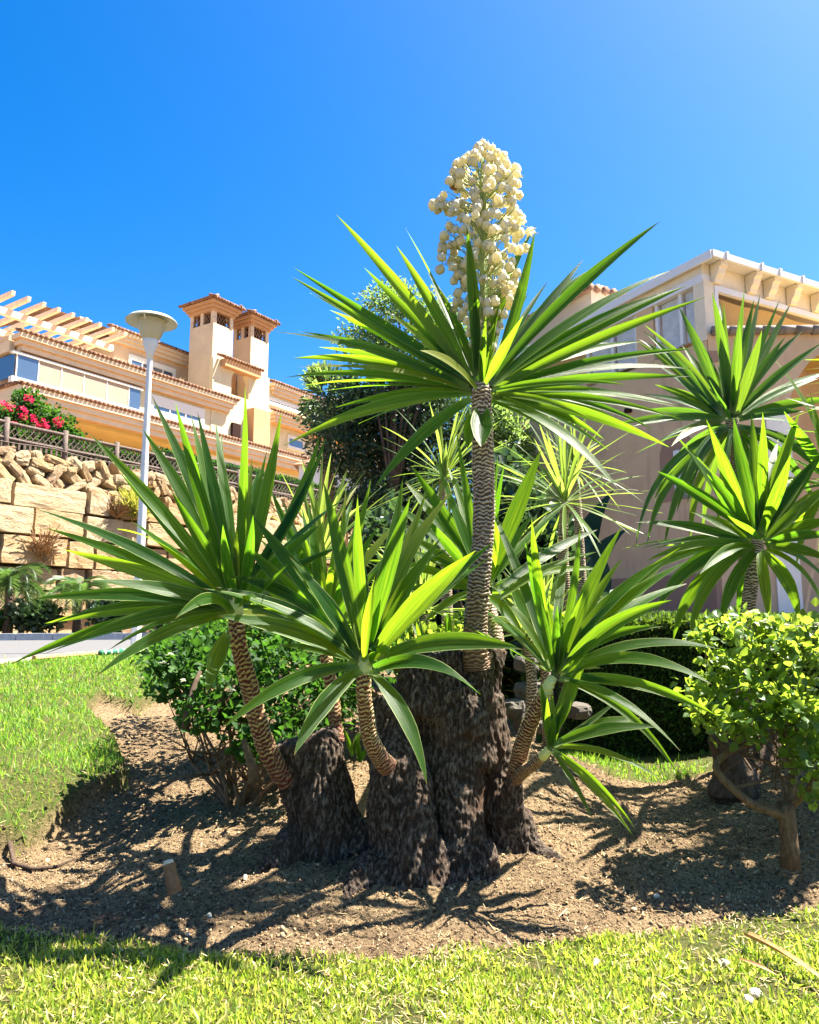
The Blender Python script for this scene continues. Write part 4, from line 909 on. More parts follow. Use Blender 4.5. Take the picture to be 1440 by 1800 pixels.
hp0 = G(985, 1328, .12).xy; hedge('clipped_hedge', (hp0.x, hp0.y), (hp0.x+5.5, hp0.y+.1), 1.1, .98, .10, 'dark clipped hedge with sunlit top behind the bed at right', 170000, .035, M['hedge'], 71)

# ------------------------------------------------ dark mass of broad leaves behind the stems
pb = P(930, 1200, 7.0); bb = empty('broadleaf_bush', (pb.x, pb.y, gh(pb.x, pb.y)), 'dark glossy broad leaved bush in deep shade behind the main stem', 'bush')
M['broad'] = plain('glossy_paddle_leaf', (.012, .04, .02), .55, .3, .3, 4)
clB = [el(900, 940, 8.2, 70, .6, 130, 1), el(960, 1010, 8.0, 70, .5, 110, 1), el(850, 1020, 8.0, 90, .6, 120, 1), el(1000, 1120, 7.6, 60, .4, 110, .7), el(760, 1040, 8.4, 80, .5, 110, 1), el(680, 1000, 8.8, 60, .5, 110, .8), el(900, 1150, 7.4, 90, .4, 90, 1)]
leaf_cloud('leaves', bb, clB, 9000, .13, M['tree'], 72, ndisc=200, shell=.1)
branchy(bb, (pb.x, pb.y, 0), clB, 14, .03, M['branch'], 6)
# strelitzia-like plant with big torn leaves near the pink wall
pb = P(1080, 1150, 8.0); sp = empty('giant_leaf_plant', (pb.x, pb.y, gh(pb.x, pb.y)), 'dark plant with large drooping paddle leaves against the pink wall', 'plant')
rd = random.Random(12)
for (x0, y0, x1, y1, w) in ((1040, 1080, 1102, 930, 44), (1050, 1090, 1080, 860, 46), (1040, 1080, 1010, 930, 46), (1060, 1100, 1083, 1035, 26), (1020, 1080, 960, 900, 46), (1030, 1100, 1000, 1000, 44)):
    put_leaf(sp, P(x0, y0, 8.0), P(x1, y1, 8.0+rd.uniform(-.4, .3)), w*8/FPX, .2, Vector((rd.uniform(-.5, .5), -1, .6)), rd, rows=11, cup=.1, mat=M['broad'], basew=.15)
# low bright growth between stems (ivy-like), back of bed
pb = P(760, 1180, 4.6); gb = empty('leafy_bush', (pb.x, pb.y, gh(pb.x, pb.y)), 'sunlit leafy undergrowth glowing behind the middle of the trunks', 'bush')
clG = [el(740, 1150, 4.9, 60, .3, 45, 1), el(640, 1130, 4.9, 70, .3, 50, 1), el(820, 1130, 5.0, 50, .3, 50, .8), el(700, 1080, 5.2, 60, .3, 40, .6), el(440, 1100, 5.2, 80, .4, 40, .8), el(540, 1090, 5.2, 80, .3, 45, .8)]
leaf_cloud('leaves', gb, clG, 4200, .055, M['shrub_light'], 73, ndisc=220, shell=.1)
branchy(gb, (pb.x, pb.y, gh(pb.x, pb.y)), clG, 12, .016, M['branch'], 8)

# ------------------------------------------------ rocks edging the terrace behind the stems
M['rock'] = plain('dark_rock', (.10, .085, .07), .85, .3, 0, 7, .9, .03, (.26, .23, .20))
def rock_me(seed, sub=3, sq=.5, nm='rock', m='rock', rough=.16):
    bm = bmesh.new(); bmesh.ops.create_cube(bm, size=2); bmesh.ops.subdivide_edges(bm, edges=bm.edges, cuts=sub, use_grid_fill=True)
    for v in bm.verts:
        n_ = v.co.normalized(); c_ = v.co.copy(); v.co = c_.lerp(n_*1.1, sq)
        w = noise.noise(c_*1.1+Vector((seed*3.1, seed, 0)))*rough+noise.noise(c_*3+Vector((seed, 0, seed)))*rough*.45; v.co += v.co.normalized()*w
    me = bpy.data.meshes.new(nm); bm.to_mesh(me); bm.free(); me.materials.append(M[m]); me.polygons.foreach_set('use_smooth', [False]*len(me.polygons)); return me
for i, (px, py, w, h_, d) in enumerate(((938, 1215, 60, 30, 5.4), (925, 1168, 34, 26, 5.4), (1000, 1190, 40, 24, 5.6), (945, 1270, 70, 34, 5.2), (905, 1245, 40, 30, 5.3), (1010, 1248, 34, 26, 5.5), (975, 1160, 34, 20, 5.6), (700, 1240, 44, 28, 5.4))):
    p = P(px, py, d); o = link('rock', rock_me(i, 4), None); o.location = p; o.scale = (w*d/FPX/2, .16, h_*d/FPX/2); o.rotation_euler = (0, .1*math.sin(i), i)
    if i > 0: o.rotation_euler.z = .4*math.sin(i*3)
    tag(o, ['flat topped grey rock in the shade right of the main trunk', 'small pale rock just above the flat topped rock behind the stems', 'grey rock behind the banded right stem', 'largest dark rock low behind the banded right stem', 'dark rock squeezed beside the back trunk', 'small rock at the left foot of the clipped hedge', 'small rock near the low narrow leaved yucca', 'half hidden rock behind the middle trunks'][i], 'rock', 'rocks behind the trunk cluster')

# ------------------------------------------------ leaf litter on the bed
x, y, rg = soil_pts(1500, seed=9, margin=.05); k = len(x)
a = N('dead_leaf_bit', .8, .2); r = a.attr('rnd'); a.col(a.ramp(r, [(0, (.10, .05, .025)), (.5, (.26, .14, .06)), (1, (.45, .33, .17))])); M['litter'] = a.m
me = scatter('leaf_litter', LT*np.array([1, 1, 1.6]), LF, np.stack([x, y, ground_h(x, y)+.006], 1), rot_mats(k, rg, .5) @ np.array([[1, 0, 0], [0, 1, 0], [0, 0, 1]]), rg.uniform(.006, .026, k), M['litter'])
tag(link('leaf_litter', me), 'small dead brown leaves scattered over the soil bed', 'leaf litter', kind='stuff')
# ------------------------------------------------ background trees
def tree(px, py_base, d, label, cl, n, size, mat, seed, name='tree', trunk_r=.22, T=(DT, DF), shell=.25, mat2=None):
    b = P(px, py_base, d); z = gh(b.x, b.y); r_ = empty(name, (b.x, b.y, z), label, 'tree')
    mb = MB(); top = Vector(cl[0][0]); bz = Vector((b.x, b.y, z-.2))
    fork = bz.lerp(Vector((b.x, b.y, top.z)), .45); mb.tube([bz, bz.lerp(fork, .5)+Vector((.08, 0, 0)), fork], [trunk_r, trunk_r*.8, trunk_r*.65], 12); mb.build('trunk', M['bark_root'], r_, True)
    rd = random.Random(seed); m2 = MB()
    for c_ in cl:
        for k in range(2):
            t = Vector(c_[0])+Vector((rd.uniform(-.5, .5)*c_[1][0], rd.uniform(-.5, .5)*c_[1][1], rd.uniform(-.3, .7)*c_[1][2])); mdl = fork.lerp(t, .5)+Vector((0, 0, .15*(t-fork).length))
            m2.tube([fork, fork.lerp(mdl, .5), mdl, mdl.lerp(t, .5), t], [trunk_r*.5, trunk_r*.38, trunk_r*.25, trunk_r*.14, .01], 6)
    m2.build('branches', M['bark_root'], r_, True)
    leaf_cloud('crown', r_, cl, n, size, mat, seed, T, shell, .25, .9, .5); return r_
clT = [el(640, 715, 22, 70, 1.6, 36, .4), el(730, 710, 22, 90, 1.6, 56, .8), el(620, 730, 22, 90, 1.8, 65, 1.2), el(740, 740, 22, 110, 2, 80, 1.5), el(690, 820, 22, 110, 1.8, 75, 1.5), el(600, 790, 21, 60, 1.2, 60, .6),
       el(840, 780, 22, 70, 1.5, 70, .9), el(660, 900, 21, 90, 1.4, 60, 1.0), el(790, 880, 21, 90, 1.4, 80, 1.0)]
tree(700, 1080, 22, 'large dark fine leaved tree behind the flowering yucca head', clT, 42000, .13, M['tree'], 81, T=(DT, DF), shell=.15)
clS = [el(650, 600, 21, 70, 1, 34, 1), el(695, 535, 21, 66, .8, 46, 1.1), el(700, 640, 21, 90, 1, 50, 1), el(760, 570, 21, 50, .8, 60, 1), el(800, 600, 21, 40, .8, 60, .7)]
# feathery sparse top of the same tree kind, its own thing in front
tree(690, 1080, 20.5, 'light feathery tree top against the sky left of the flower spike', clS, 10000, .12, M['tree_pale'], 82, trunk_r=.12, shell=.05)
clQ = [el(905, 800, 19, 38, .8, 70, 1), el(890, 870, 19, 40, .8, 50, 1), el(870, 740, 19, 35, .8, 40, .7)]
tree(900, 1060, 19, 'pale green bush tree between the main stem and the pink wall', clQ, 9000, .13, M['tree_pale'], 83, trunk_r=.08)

# ------------------------------------------------ palms under the stone wall
def palm(px, py, d, h_trunk, nfr, L, label, seed, zoff=0):
    c = P(px, py, d); z = gh(c.x, c.y); r_ = empty('palm', (c.x, c.y, z), label, 'palm', 'small palms below the stone wall')
    MB().tube([(c.x, c.y, z-.2), (c.x+.02, c.y, (z+c.z)/2), (c.x, c.y, c.z)], [.13, .12, .10], 10).build('trunk', M['bark_root'], r_, True)
    rd = random.Random(seed)
    for i in range(nfr):
        az = i*2.4+rd.uniform(-.2, .2); el0 = R(rd.uniform(10, 80)); Lf = L*rd.uniform(.8, 1.1); V = []; F = []
        pts = []; p = Vector(c); e = el0
        for k in range(12):
            pts.append(p.copy()); dv = Vector((math.cos(az)*math.cos(e), math.sin(az)*math.cos(e), math.sin(e))); p = p+dv*Lf/11; e -= .15+.02*k
        side = Vector((-math.sin(az), math.cos(az), 0))
        for k in range(11):
            t = (pts[k+1]-pts[k]).normalized(); upv = side.cross(t)
            if upv.z < 0: upv = -upv
            for q in range(3):
                b0 = pts[k].lerp(pts[k+1], q/3); ll = Lf*.26*math.sin(PI*min(1, (k+q/3+1.5)/12.5))**.6
                for s in (-1, 1):
                    dr = (side*s*.75+t*.65+upv*rd.uniform(-.15, .35)).normalized(); w_ = t*.012; b = len(V)
                    V += [b0-w_, b0+w_, b0+dr*ll*.6+Vector((0, 0, -.01)), b0+dr*ll+Vector((0, 0, -ll*.18))]; F += [[b, b+1, b+2, b+3]]
        b = len(V)
        for k in range(12): V += [pts[k]+side*.012, pts[k]-side*.012]
        for k in range(11): F.append([b+2*k, b+2*k+1, b+2*k+3, b+2*k+2])
        link('frond', mesh_np('frond', V, np.array(F), M['palm'], attrs={'rnd': [rd.random()]*len(V)}), r_)
    return r_
palm(18, 1030, 19.2, 1, 30, 1.35, 'small shaded palm at the left frame edge below the stone wall', 91)
palm(138, 1045, 19.6, 1, 26, 1.15, 'second small shaded palm right of the edge palm below the stone wall', 92)
# scrub along the wall foot
rd = random.Random(9)
for i, (px, py, rx, rz, lab) in enumerate(((60, 1085, 45, 26, 'low dark scrub between the two small palms'), (200, 1075, 50, 34, 'dark scrub behind the lamp post at the wall foot'), (290, 1070, 55, 36, 'dark scrub at the wall foot right of the lamp post'), (-20, 1090, 40, 20, 'grey green scrub at the frame edge under the edge palm'), (390, 1060, 60, 38, 'scrub at the wall foot behind the left yucca head'), (500, 1050, 60, 42, 'scrub at the wall foot behind the middle yucca heads'))):
    c = P(px, py+15, 19.3); r_ = empty('scrub', (c.x, c.y, gh(c.x, c.y)), lab, 'bush', 'scrub along the wall foot')
    leaf_cloud('leaves', r_, [el(px, py, 19.3, rx, .5, rz)], 1500, .13, M['tree'] if i != 3 else M['shrub'], 100+i, shell=.05)
# ------------------------------------------------ vertical planes traced from the photograph
class Plane:
    def __init__(s, px, d, ux, uy):
        r = ray(px, 1085); s.o = Vector((r.x/r.y*d, d)); s.u = Vector((ux, uy)).normalized(); s.w = Vector((-s.u.y, s.u.x))   # w: away behind, left of u
    def hit(s, px, py, w=0):
        r = ray(px, py); o = s.o+s.w*w
        # solve k*(rx,ry) = o + u*t
        det = r.x*(-s.u.y)+s.u.x*r.y
        k = (o.x*(-s.u.y)+s.u.x*o.y)/det
        p = Vector((r.x*k, r.y*k)); t = (p-o).dot(s.u)
        return t, CAMZ+r.z*k
    def W(s, u, w, z): p = s.o+s.u*u+s.w*w; return Vector((p.x, p.y, z))
def box_uwz(mb, pl, u0, u1, w0, w1, z0, z1):
    mb.hexa([pl.W(u0, w0, z0), pl.W(u1, w0, z0), pl.W(u1, w1, z0), pl.W(u0, w1, z0), pl.W(u0, w0, z1), pl.W(u1, w0, z1), pl.W(u1, w1, z1), pl.W(u0, w1, z1)]); return mb
def bx(name, pl, u0, u1, w0, w1, z0, z1, m, parent, label=None):
    o = box_uwz(MB(), pl, u0, u1, w0, w1, z0, z1).build(name, m, parent)
    if label: o['label'] = label
    return o

# ------------------------------------------------ road & kerbs
M['asphalt'] = plain('asphalt', (.10, .10, .105), .9, .2, .3, 25, .6, .006)
M['kerb'] = plain('cream_kerb', (.50, .43, .32), .85, .2, .2, 9, .4, .006)
M['kerb_far'] = plain('grey_kerb', (.36, .37, .38), .85, .2, .2, 9, .4, .006)
near_e = [(-11, 1), (-7.6, 4.6), (-6.0, 7), (-5.05, 9), (-4.45, 11.3), (-3.9, 13.3), (-1.5, 15.2), (2, 16.6), (8, 18)]
far_e = [(-30, 12), (-20, 15.2), (-14, 16.8), (-9.9, 17.9), (-8.0, 18.35), (-5.5, 19), (-2, 20), (2, 21), (8, 22.5)]
def rz_(x, y): return .56
V = []; F = []
for i in range(9):
    V.append((*near_e[i], rz_(0, 0))); V.append((*far_e[i], rz_(0, 0)))
for i in range(8): F.append([2*i, 2*i+2, 2*i+3, 2*i+1])
# thick slab so that no gap shows at its sides
V2 = [(x, y, z-.25) for x, y, z in V]; F2 = [[i+18 for i in f][::-1] for f in F]
Fs = [[2*i, 2*i+18, 2*i+20, 2*i+2] for i in range(8)]+[[2*i+1, 2*i+3, 2*i+21, 2*i+19] for i in range(8)]
road = link('road', mesh_np('road', V+V2, [list(f) for f in F+F2+Fs], M['asphalt'])); tag(road, kind='structure')
def kerb(name, line, off, w, h, L, m):
    r_ = bpy.data.objects.new(name, None); C.objects.link(r_); r_['kind'] = 'structure'; meb = None
    pts = [Vector(p) for p in line]; cum = [0]
    for i in range(1, len(pts)): cum.append(cum[-1]+(pts[i]-pts[i-1]).length)
    n_ = int(cum[-1]/L)
    mb = MB(); mb.box((0, 0, 0), L*.985, w, h+.35); me = None
    for j in range(n_):
        s = (j+.5)*L
        for i in range(1, len(pts)):
            if s <= cum[i]: break
        t = (pts[i]-pts[i-1]).normalized(); p = pts[i-1]+t*(s-cum[i-1]); nn = Vector((-t.y, t.x)); p += nn*off
        if abs(p.x/p.y) > .85 or p.y < 5: continue
        if me is None: o = mb.build('kerb_stone', m, r_); me = o.data
        else: o = link('kerb_stone', me, r_, None, False)
        o.location = (p.x, p.y, rz_(0, 0)+h-(h+.35)/2+.003*math.sin(j*5)); o.rotation_euler = (0, 0, math.atan2(t.y, t.x))
kerb('kerb', near_e, -.12, .24, .035, 1.0, M['kerb']); kerb('kerb', far_e, .1, .2, .16, .8, M['kerb_far'])
# green and terracotta strip lying along the near kerb
M['greenplastic'] = plain('green_netting', (.01, .13, .07), .5, .4, .3, 60, .3); M['terracotta'] = plain('terracotta_strip', (.45, .22, .12), .8, .2, .2, 30)
p0 = Vector((-4.62, 11.1, .60)); p1 = Vector((-4.18, 12.4, .60)); q = p0.lerp(p1, .0)
mb = MB(); mb.tube([G(176, 1148, .63), G(206, 1145.5, .63), G(236, 1143, .63)], .035, 8); o = mb.build('netting_roll', M['greenplastic'], None, True); tag(o, 'dark green roll with pale ties lying on the near road kerb', 'netting')
M['tie'] = plain('pale_tie', (.6, .6, .55), .6, .3)
for k in range(5):
    c_ = G(183+k*11, 1147.5-k*.95, .63); t_ = Vector((.3, .5, 0)).normalized()
    MB().tube([c_-t_*.012, c_+t_*.012], .038, 8, False).build('tie', M['tie'], o)
mb = MB(); mb.tube([G(60, 1157, .60), G(120, 1152, .60), G(172, 1148.5, .60)], .035, 6); o = mb.build('edging_strip', M['terracotta']); tag(o, 'terracotta coloured edging strip on the near kerb left of the green roll', 'edging')

# ------------------------------------------------ street lamp
LD = 12.0
lb = P(238, 1146, LD); lz = .45
lamp = empty('street_lamp', (lb.x, lb.y, lz), 'grey street lamp with funnel bowl and flat round shade before the stone wall', 'street lamp')
M['lamp_grey'] = plain('galvanised_grey', (.55, .57, .60), .45, .5, .08, 5); M['lamp_white'] = plain('white_post_paint', (.72, .73, .76), .5, .4, .08, 4)
M['lamp_shade'] = plain('weathered_shade', (.42, .43, .36), .5, .4, .15, 4)
a = N('lamp_bowl', .35, .5); a.col((.46, .44, .34)); a.translucent((.7, .68, .5), .3); M['bowl'] = a.m
topz = P(268, 618, LD).z; slz = P(238, 975, LD).z; k = LD/FPX
MB().lathe((lb.x, lb.y, 0), [(9.0*k, lz-.3), (8.6*k, slz), (5.5*k, slz+.05)], 6).build('base_sleeve', M['lamp_white'], lamp)
MB().lathe((lb.x, lb.y, 0), [(7.6*k, slz), (6*k, (slz+topz)/2), (4.6*k, topz-.05)], 16).build('pole', M['lamp_grey'], lamp, True)
MB().lathe((lb.x, lb.y, 0), [(0, topz-.12), (6*k, topz-.12), (7*k, topz-.02), (13*k, topz+.12), (13.6*k, topz+.20), (12*k, topz+.22)], 20).build('socket', M['lamp_grey'], lamp, True)
bh = P(268, 566, LD).z-topz
MB().lathe((lb.x, lb.y, topz), [(0, .19), (13*k, .19), (19*k, .28), (23*k, bh*.75), (25.5*k, bh), (25.5*k, bh+.01)], 28).build('bowl', M['bowl'], lamp, True)
MB().lathe((lb.x, lb.y, topz+bh), [(0, .10), (20*k, .095), (40*k, .05), (46*k, .0), (46*k, -.015), (40*k, .03), (20*k, .07), (0, .075)], 40).build('shade', M['lamp_shade'], lamp, True)
for i in range(3):
    an = i*2.09+.4; MB().tube([(lb.x+30*k*math.cos(an), lb.y+30*k*math.sin(an), topz+bh+.06), (lb.x+24*k*math.cos(an), lb.y+24*k*math.sin(an), topz+bh-.02)], .012, 5).build('strut', M['lamp_grey'], lamp)

# ------------------------------------------------ stone retaining wall
WL = Plane(0, 21.0, 840, 1330)
zt0 = WL.hit(0, 792)[1]; zm0 = WL.hit(0, 843)[1]; zb0 = .45
wl = empty('stone_wall', (WL.o.x, WL.o.y, zb0), 'high golden limestone retaining wall of big blocks with rubble courses on top', 'wall')
a = N('limestone', .9, .15); v = a.coord('Object'); oi = a.n('ShaderNodeObjectInfo'); 
tcg = a.n('ShaderNodeTexCoord'); gv = a.n('ShaderNodeVectorMath', operation='ADD'); a.l(tcg.outputs['Object'], gv.inputs[0])
cx = a.n('ShaderNodeCombineXYZ'); a.l(a.math('MULTIPLY', oi.outputs['Random'], 40.0), cx.inputs[0]); a.l(cx.outputs[0], gv.inputs[1])
f1 = a.noise(gv.outputs[0], 1.1, 6, .65); f2 = a.noise(gv.outputs[0], 3.4, 7, .75, .5)
cc = a.ramp(a.math('ADD', a.math('MULTIPLY', oi.outputs['Random'], .45), a.math('MULTIPLY', f1, .6)), [(.25, (.48, .37, .22)), (.42, (.43, .28, .14)), (.58, (.52, .41, .26)), (.74, (.34, .22, .13)), (.9, (.50, .41, .29))])
cc = a.mix(a.ramp(f2, [(.56, (0, 0, 0)), (.68, (.8,)*3)]), cc, (.50, .27, .10)); cc = a.mix(a.ramp(f2, [(.30, (.7,)*3), (.40, (0, 0, 0))]), cc, (.24, .19, .14))
a.col(cc); a.bump(f2, 1.0, .12); M['stone'] = a.m
M['mortar'] = plain('wall_core', (.14, .10, .07), .95, .1, .3, 4)
rd = random.Random(17)
zc0 = zm0-.75*1
def place_stone(me, nm, u, z, du, dz, dw, rot=0, wo=0.0):
    o = bpy.data.objects.new(nm, me); C.objects.link(o); o.parent = wl
    p = WL.W(u, wo, z)-Vector(wl.location); o.location = p
    o.rotation_euler = (0, 0, math.atan2(WL.u.y, WL.u.x)); o.rotation_euler.rotate_axis('Y', rot); o.scale = (du/2, dw/2, dz/2); return o
blocks = [rock_me(50+i, 4, .07, 'block', 'stone', .10) for i in range(7)]
rubs = [rock_me(70+i, 3, .45, 'rubble_stone', 'stone', .22) for i in range(9)]
WLEN = 27.0
z = zm0; nb = 0; row = 0
rows = []
while z > zb0-.2: h_ = rd.uniform(.58, .86); rows.append((z-h_, z)); z -= h_
for (za, zb) in rows:
    u = -3.0-rd.uniform(0, 1); 
    while u < WLEN:
        L_ = rd.choice((.8, 1.1, 1.5, 1.9, 2.3))*rd.uniform(.85, 1.1)
        if nb < 240: place_stone(rd.choice(blocks), 'block', u+L_/2, (za+zb)/2+rd.uniform(-.03, .03), L_*.94, (zb-za)*.92, .9, rd.uniform(-.02, .02), rd.uniform(-.14, .10))
        nb += 1; u += L_
nr_ = 0; rowz = zm0; 
for r_i in range(4):
    u = -2.5+rd.uniform(0, .3); hh = (zt0-zm0)/3.6
    while u < WLEN:
        s = rd.uniform(.38, .85)
        if nr_ < 298: place_stone(rd.choice(rubs), 'rubble_stone', u+s/2, zm0+hh*(r_i+.5)+rd.uniform(-.07, .07), s*.95, hh*rd.uniform(1.0, 1.4), .5, rd.uniform(-1.2, 1.2), .05+rd.uniform(-.05, .05))
        nr_ += 1; u += s*.93
mb = MB(); box_uwz(mb, WL, -4, WLEN, .12, .7, zb0-1, zt0-.12); mb.build('core', M['mortar'], wl)
# plateau behind the wall carrying the building
M['earth'] = plain('terrace_earth', (.28, .2, .13), .9, .1, .3, 3)
mb = MB(); box_uwz(mb, WL, -60, WLEN+6, .72, 60, -1, zt0-.15); tr_ = mb.build('terrace', M['earth']); tag(tr_, kind='structure')
# continuation of the terrace to the left of the frame
# weed tufts rooted in the wall
def tuft(px, py, r_, lab, mat, n=500, seed=0, dry=False):
    u, z_ = WL.hit(px, py, -.45); c = WL.W(u, -.45, z_); e = empty('wall_tuft', c, lab, 'plant')
    rg = np.random.default_rng(seed); D = rg.normal(0, 1, (n, 3)); D[:, 2] = np.abs(D[:, 2])*1.1+.1
    pos = np.tile(np.array(c), (n, 1))+rg.normal(0, r_*.15, (n, 3)); me = scatter('sprigs', ST+np.array([0, .5, 0]), SF, pos, frames_from_dir(D, rg, .6), np.stack([np.full(n, .012), r_*rg.uniform(.5, 1.1, n), np.full(n, .2)], 1), mat)
    o = link('sprigs', me, e); o['kind'] = 'stuff'
a = N('yellow_weed', .7, .2); r = a.attr('rnd'); a.col(a.mix(r, (.35, .32, .05), (.22, .28, .05))); a.translucent((.5, .5, .08), .35); M['weed'] = a.m
a = N('dry_weed', .8, .2); r = a.attr('rnd'); a.col(a.mix(r, (.30, .16, .07), (.22, .15, .08))); M['weed_dry'] = a.m
tuft(236, 900, .8, 'yellow flowering weed growing from the wall joint left of the lamp post', M['weed'], 900, 3)
tuft(205, 905, .5, 'dry reddish weed beside the yellow one in the stone wall', M['weed_dry'], 400, 4)
tuft(68, 975, .75, 'brown dead weed hanging in a wall joint above the palms', M['weed_dry'], 500, 5)

# ------------------------------------------------ timber fence on the wall
a = N('weathered_wood', .8, .2); v = a.coord('Object', (3, 3, 3)); f = a.noise(v, 6, 5, .7); a.col(a.mix(a.ramp(f, [(.35, (0, 0, 0)), (.65, (1, 1, 1))]), (.055, .038, .030), (.15, .115, .10))); M['wood'] = a.m
FW = .55
def zline(px, py, w=FW): return WL.hit(px, py, w)
u0, zp = zline(0, 745); zft = zp
u_, zr = zline(0, 737)
zbase = zt0-.1
fe = empty('timber_fence', (WL.W(0, FW, zbase)), 'dark round rail fence with lattice panels along the top of the stone wall', 'fence')
zA, zBm, zC_ = zr-.04, zr-.50, zbase+.08
for zz, nm in ((zA, .055), (zBm, .05), (zC_, .05)):
    mb = MB(); n_ = 16; mb.tube([WL.W(-3+ (WLEN+3)*i/n_, FW, zz+.015*math.sin(i*2.1)) for i in range(n_+1)], nm, 8); mb.build('rail', M['wood'], fe, True)
pm = None; u = -2.6; usp = zline(115, 770)[0]-zline(12, 745)[0]
ub = zline(12, 745)[0]
kf = [ub+usp*i*1.0 for i in range(-1, 16) if ub+usp*i < WLEN]
for i, u in enumerate(kf):
    mb = MB().tube([(0, 0, -.2), (0, 0, zr-zbase+.10)], [.085, .08], 10)
    if pm is None: o = mb.build('post', M['wood'], fe, True); pm = o.data; 
    else: o = link('post', pm, fe, None, False)
    o.location = WL.W(u, FW, zbase)-Vector(fe.location)
mb = MB(); u = -2.6
while u < WLEN:
    mb.hexa([WL.W(u, FW-.02, zC_-.1), WL.W(u+.07, FW-.02, zC_-.1), WL.W(u+.07, FW+.01, zC_-.1), WL.W(u, FW+.01, zC_-.1), WL.W(u, FW-.02, zBm+.06), WL.W(u+.07, FW-.02, zBm+.06), WL.W(u+.07, FW+.01, zBm+.06), WL.W(u, FW+.01, zBm+.06)]); u += .17
mb.build('pickets', M['wood'], fe, kind='stuff')
mb = MB(); u = -2.6
while u < WLEN:
    for s in (1, -1):
        a0 = u if s > 0 else u+.36; a1 = u+.36 if s > 0 else u
        mb.hexa([WL.W(a0, FW-.02*s, zBm+.02), WL.W(a0+.03, FW-.02*s, zBm+.02), WL.W(a0+.03, FW-.02*s+.015, zBm+.02), WL.W(a0, FW-.02*s+.015, zBm+.02), WL.W(a1, FW-.02*s, zA-.02), WL.W(a1+.03, FW-.02*s, zA-.02), WL.W(a1+.03, FW-.02*s+.015, zA-.02), WL.W(a1, FW-.02*s+.015, zA-.02)])
    u += .19
mb.build('lattice', M['wood'], fe, kind='stuff')
# loose cable sagging along the fence
mb = MB(); mb.tube([WL.W(-2+i*.6, FW-.1, zBm-.05-.10*abs(math.sin(i*.55))) for i in range(34)], .018, 5); o = mb.build('cable', M['wood'], None, True); tag(o, 'thin dark cable sagging along the timber fence', 'cable')
# hedge behind the fence
pa = WL.W(zline(345, 830)[0]-1, 1.3, 0); pz = WL.W(WLEN+3, 1.3, 0)
hedge('terrace_hedge', (pa.x, pa.y), (pz.x, pz.y), 1.0, zr-zbase+.45, zbase, 'low green hedge behind the right part of the timber fence', 26000, .12, M['shrub'], 74, wob=.15)
pa = WL.W(-3, 1.3, 0); pz = WL.W(zline(340, 830)[0]-1.5, 1.3, 0)
hedge('terrace_hedge', (pa.x, pa.y), (pz.x, pz.y), .8, zr-zbase+.05, zbase, 'loose low hedge seen through the lattice of the left part of the fence', 14000, .12, M['shrub'], 75, wob=.25)
# bougainvillea
u_b, _ = zline(60, 740, 1.6); cb = WL.W(u_b, 1.6, zbase); bo = empty('bougainvillea', cb, 'bougainvillea bush with crimson pink bracts behind the fence at far left', 'bush')
def elw(px, py, w, rx, ry, rz, wt_=1): u, z_ = WL.hit(px, py, w); p = WL.W(u, w, z_); return (p, (rx*p.y/FPX, ry, rz*p.y/FPX), wt_)
clP = [elw(60, 725, 1.8, 45, .6, 30), elw(20, 735, 1.8, 30, .6, 24), elw(95, 745, 1.8, 35, .6, 26), elw(45, 700, 1.8, 28, .4, 14, .5), elw(120, 765, 1.7, 25, .5, 14, .6), elw(10, 765, 1.7, 60, .5, 14, .8)]
leaf_cloud('leaves', bo, clP, 3600, .12, M['shrub'], 76, shell=.05); branchy(bo, cb, clP, 10, .03, M['branch'], 9)
a = N('crimson_bract', .55, .3); a.col((.60, .02, .09)); a.translucent((.8, .03, .12), .4); M['bract'] = a.m
for i, (px, py, r_) in enumerate(((52, 700, 7), (41, 722, 8), (40, 733, 6), (66, 746, 6), (78, 744, 6), (98, 740, 6), (105, 744, 7), (16, 716, 6), (6, 710, 6), (82, 750, 4), (60, 735, 4), (28, 745, 4))):
    leaf_cloud('bracts', bo, [elw(px, py, 1.2, r_, .16, r_)], 34, .075, M['bract'], 200+i, shell=.1)

# ------------------------------------------------ left apartment building
FB = Plane(40, 38.0, 865, 1330)
hit = FB.hit
bz0 = zt0-.3
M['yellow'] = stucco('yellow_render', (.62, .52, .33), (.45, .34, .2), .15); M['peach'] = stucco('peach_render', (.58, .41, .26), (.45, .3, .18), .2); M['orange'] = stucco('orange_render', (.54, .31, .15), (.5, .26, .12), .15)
M['cream'] = stucco('cream_cornice', (.60, .48, .34), (.45, .32, .2), .2); M['frame'] = plain('white_frame', (.68, .64, .56), .5, .4); M['beam'] = plain('peach_beam', (.68, .52, .38), .8, .2, .15, 4)
a = N('clay_tile', .8, .2); oi = a.rnd(); v = a.coord('Object'); nz = a.noise(v, 3.0, 4, .7); a.col(a.ramp(nz, [(.3, (.06, .03, .02)), (.5, (.20, .10, .06)), (.7, (.32, .20, .12))])); M['tile'] = a.m
a = N('window_glass', .04, .8); a.col((.05, .08, .13)); a.b.inputs['Metallic'].default_value = 0.0; M['glass'] = a.m; a.b.inputs['IOR'].default_value = 1.8
M['blind'] = plain('pinkish_blind', (.36, .27, .20), .8, .2, .08, 3); M['curtain'] = plain('pale_curtain', (.78, .78, .78), .8, .2, .2, 4)
M['slab'] = stucco('ochre_soffit', (.62, .42, .14), (.5, .35, .15), .1)
left = empty('apartment_building', FB.W(0, 0, bz0), 'yellow stepped apartment building with tiled eaves, twin stair towers and rooftop pergola on the hill', 'building')
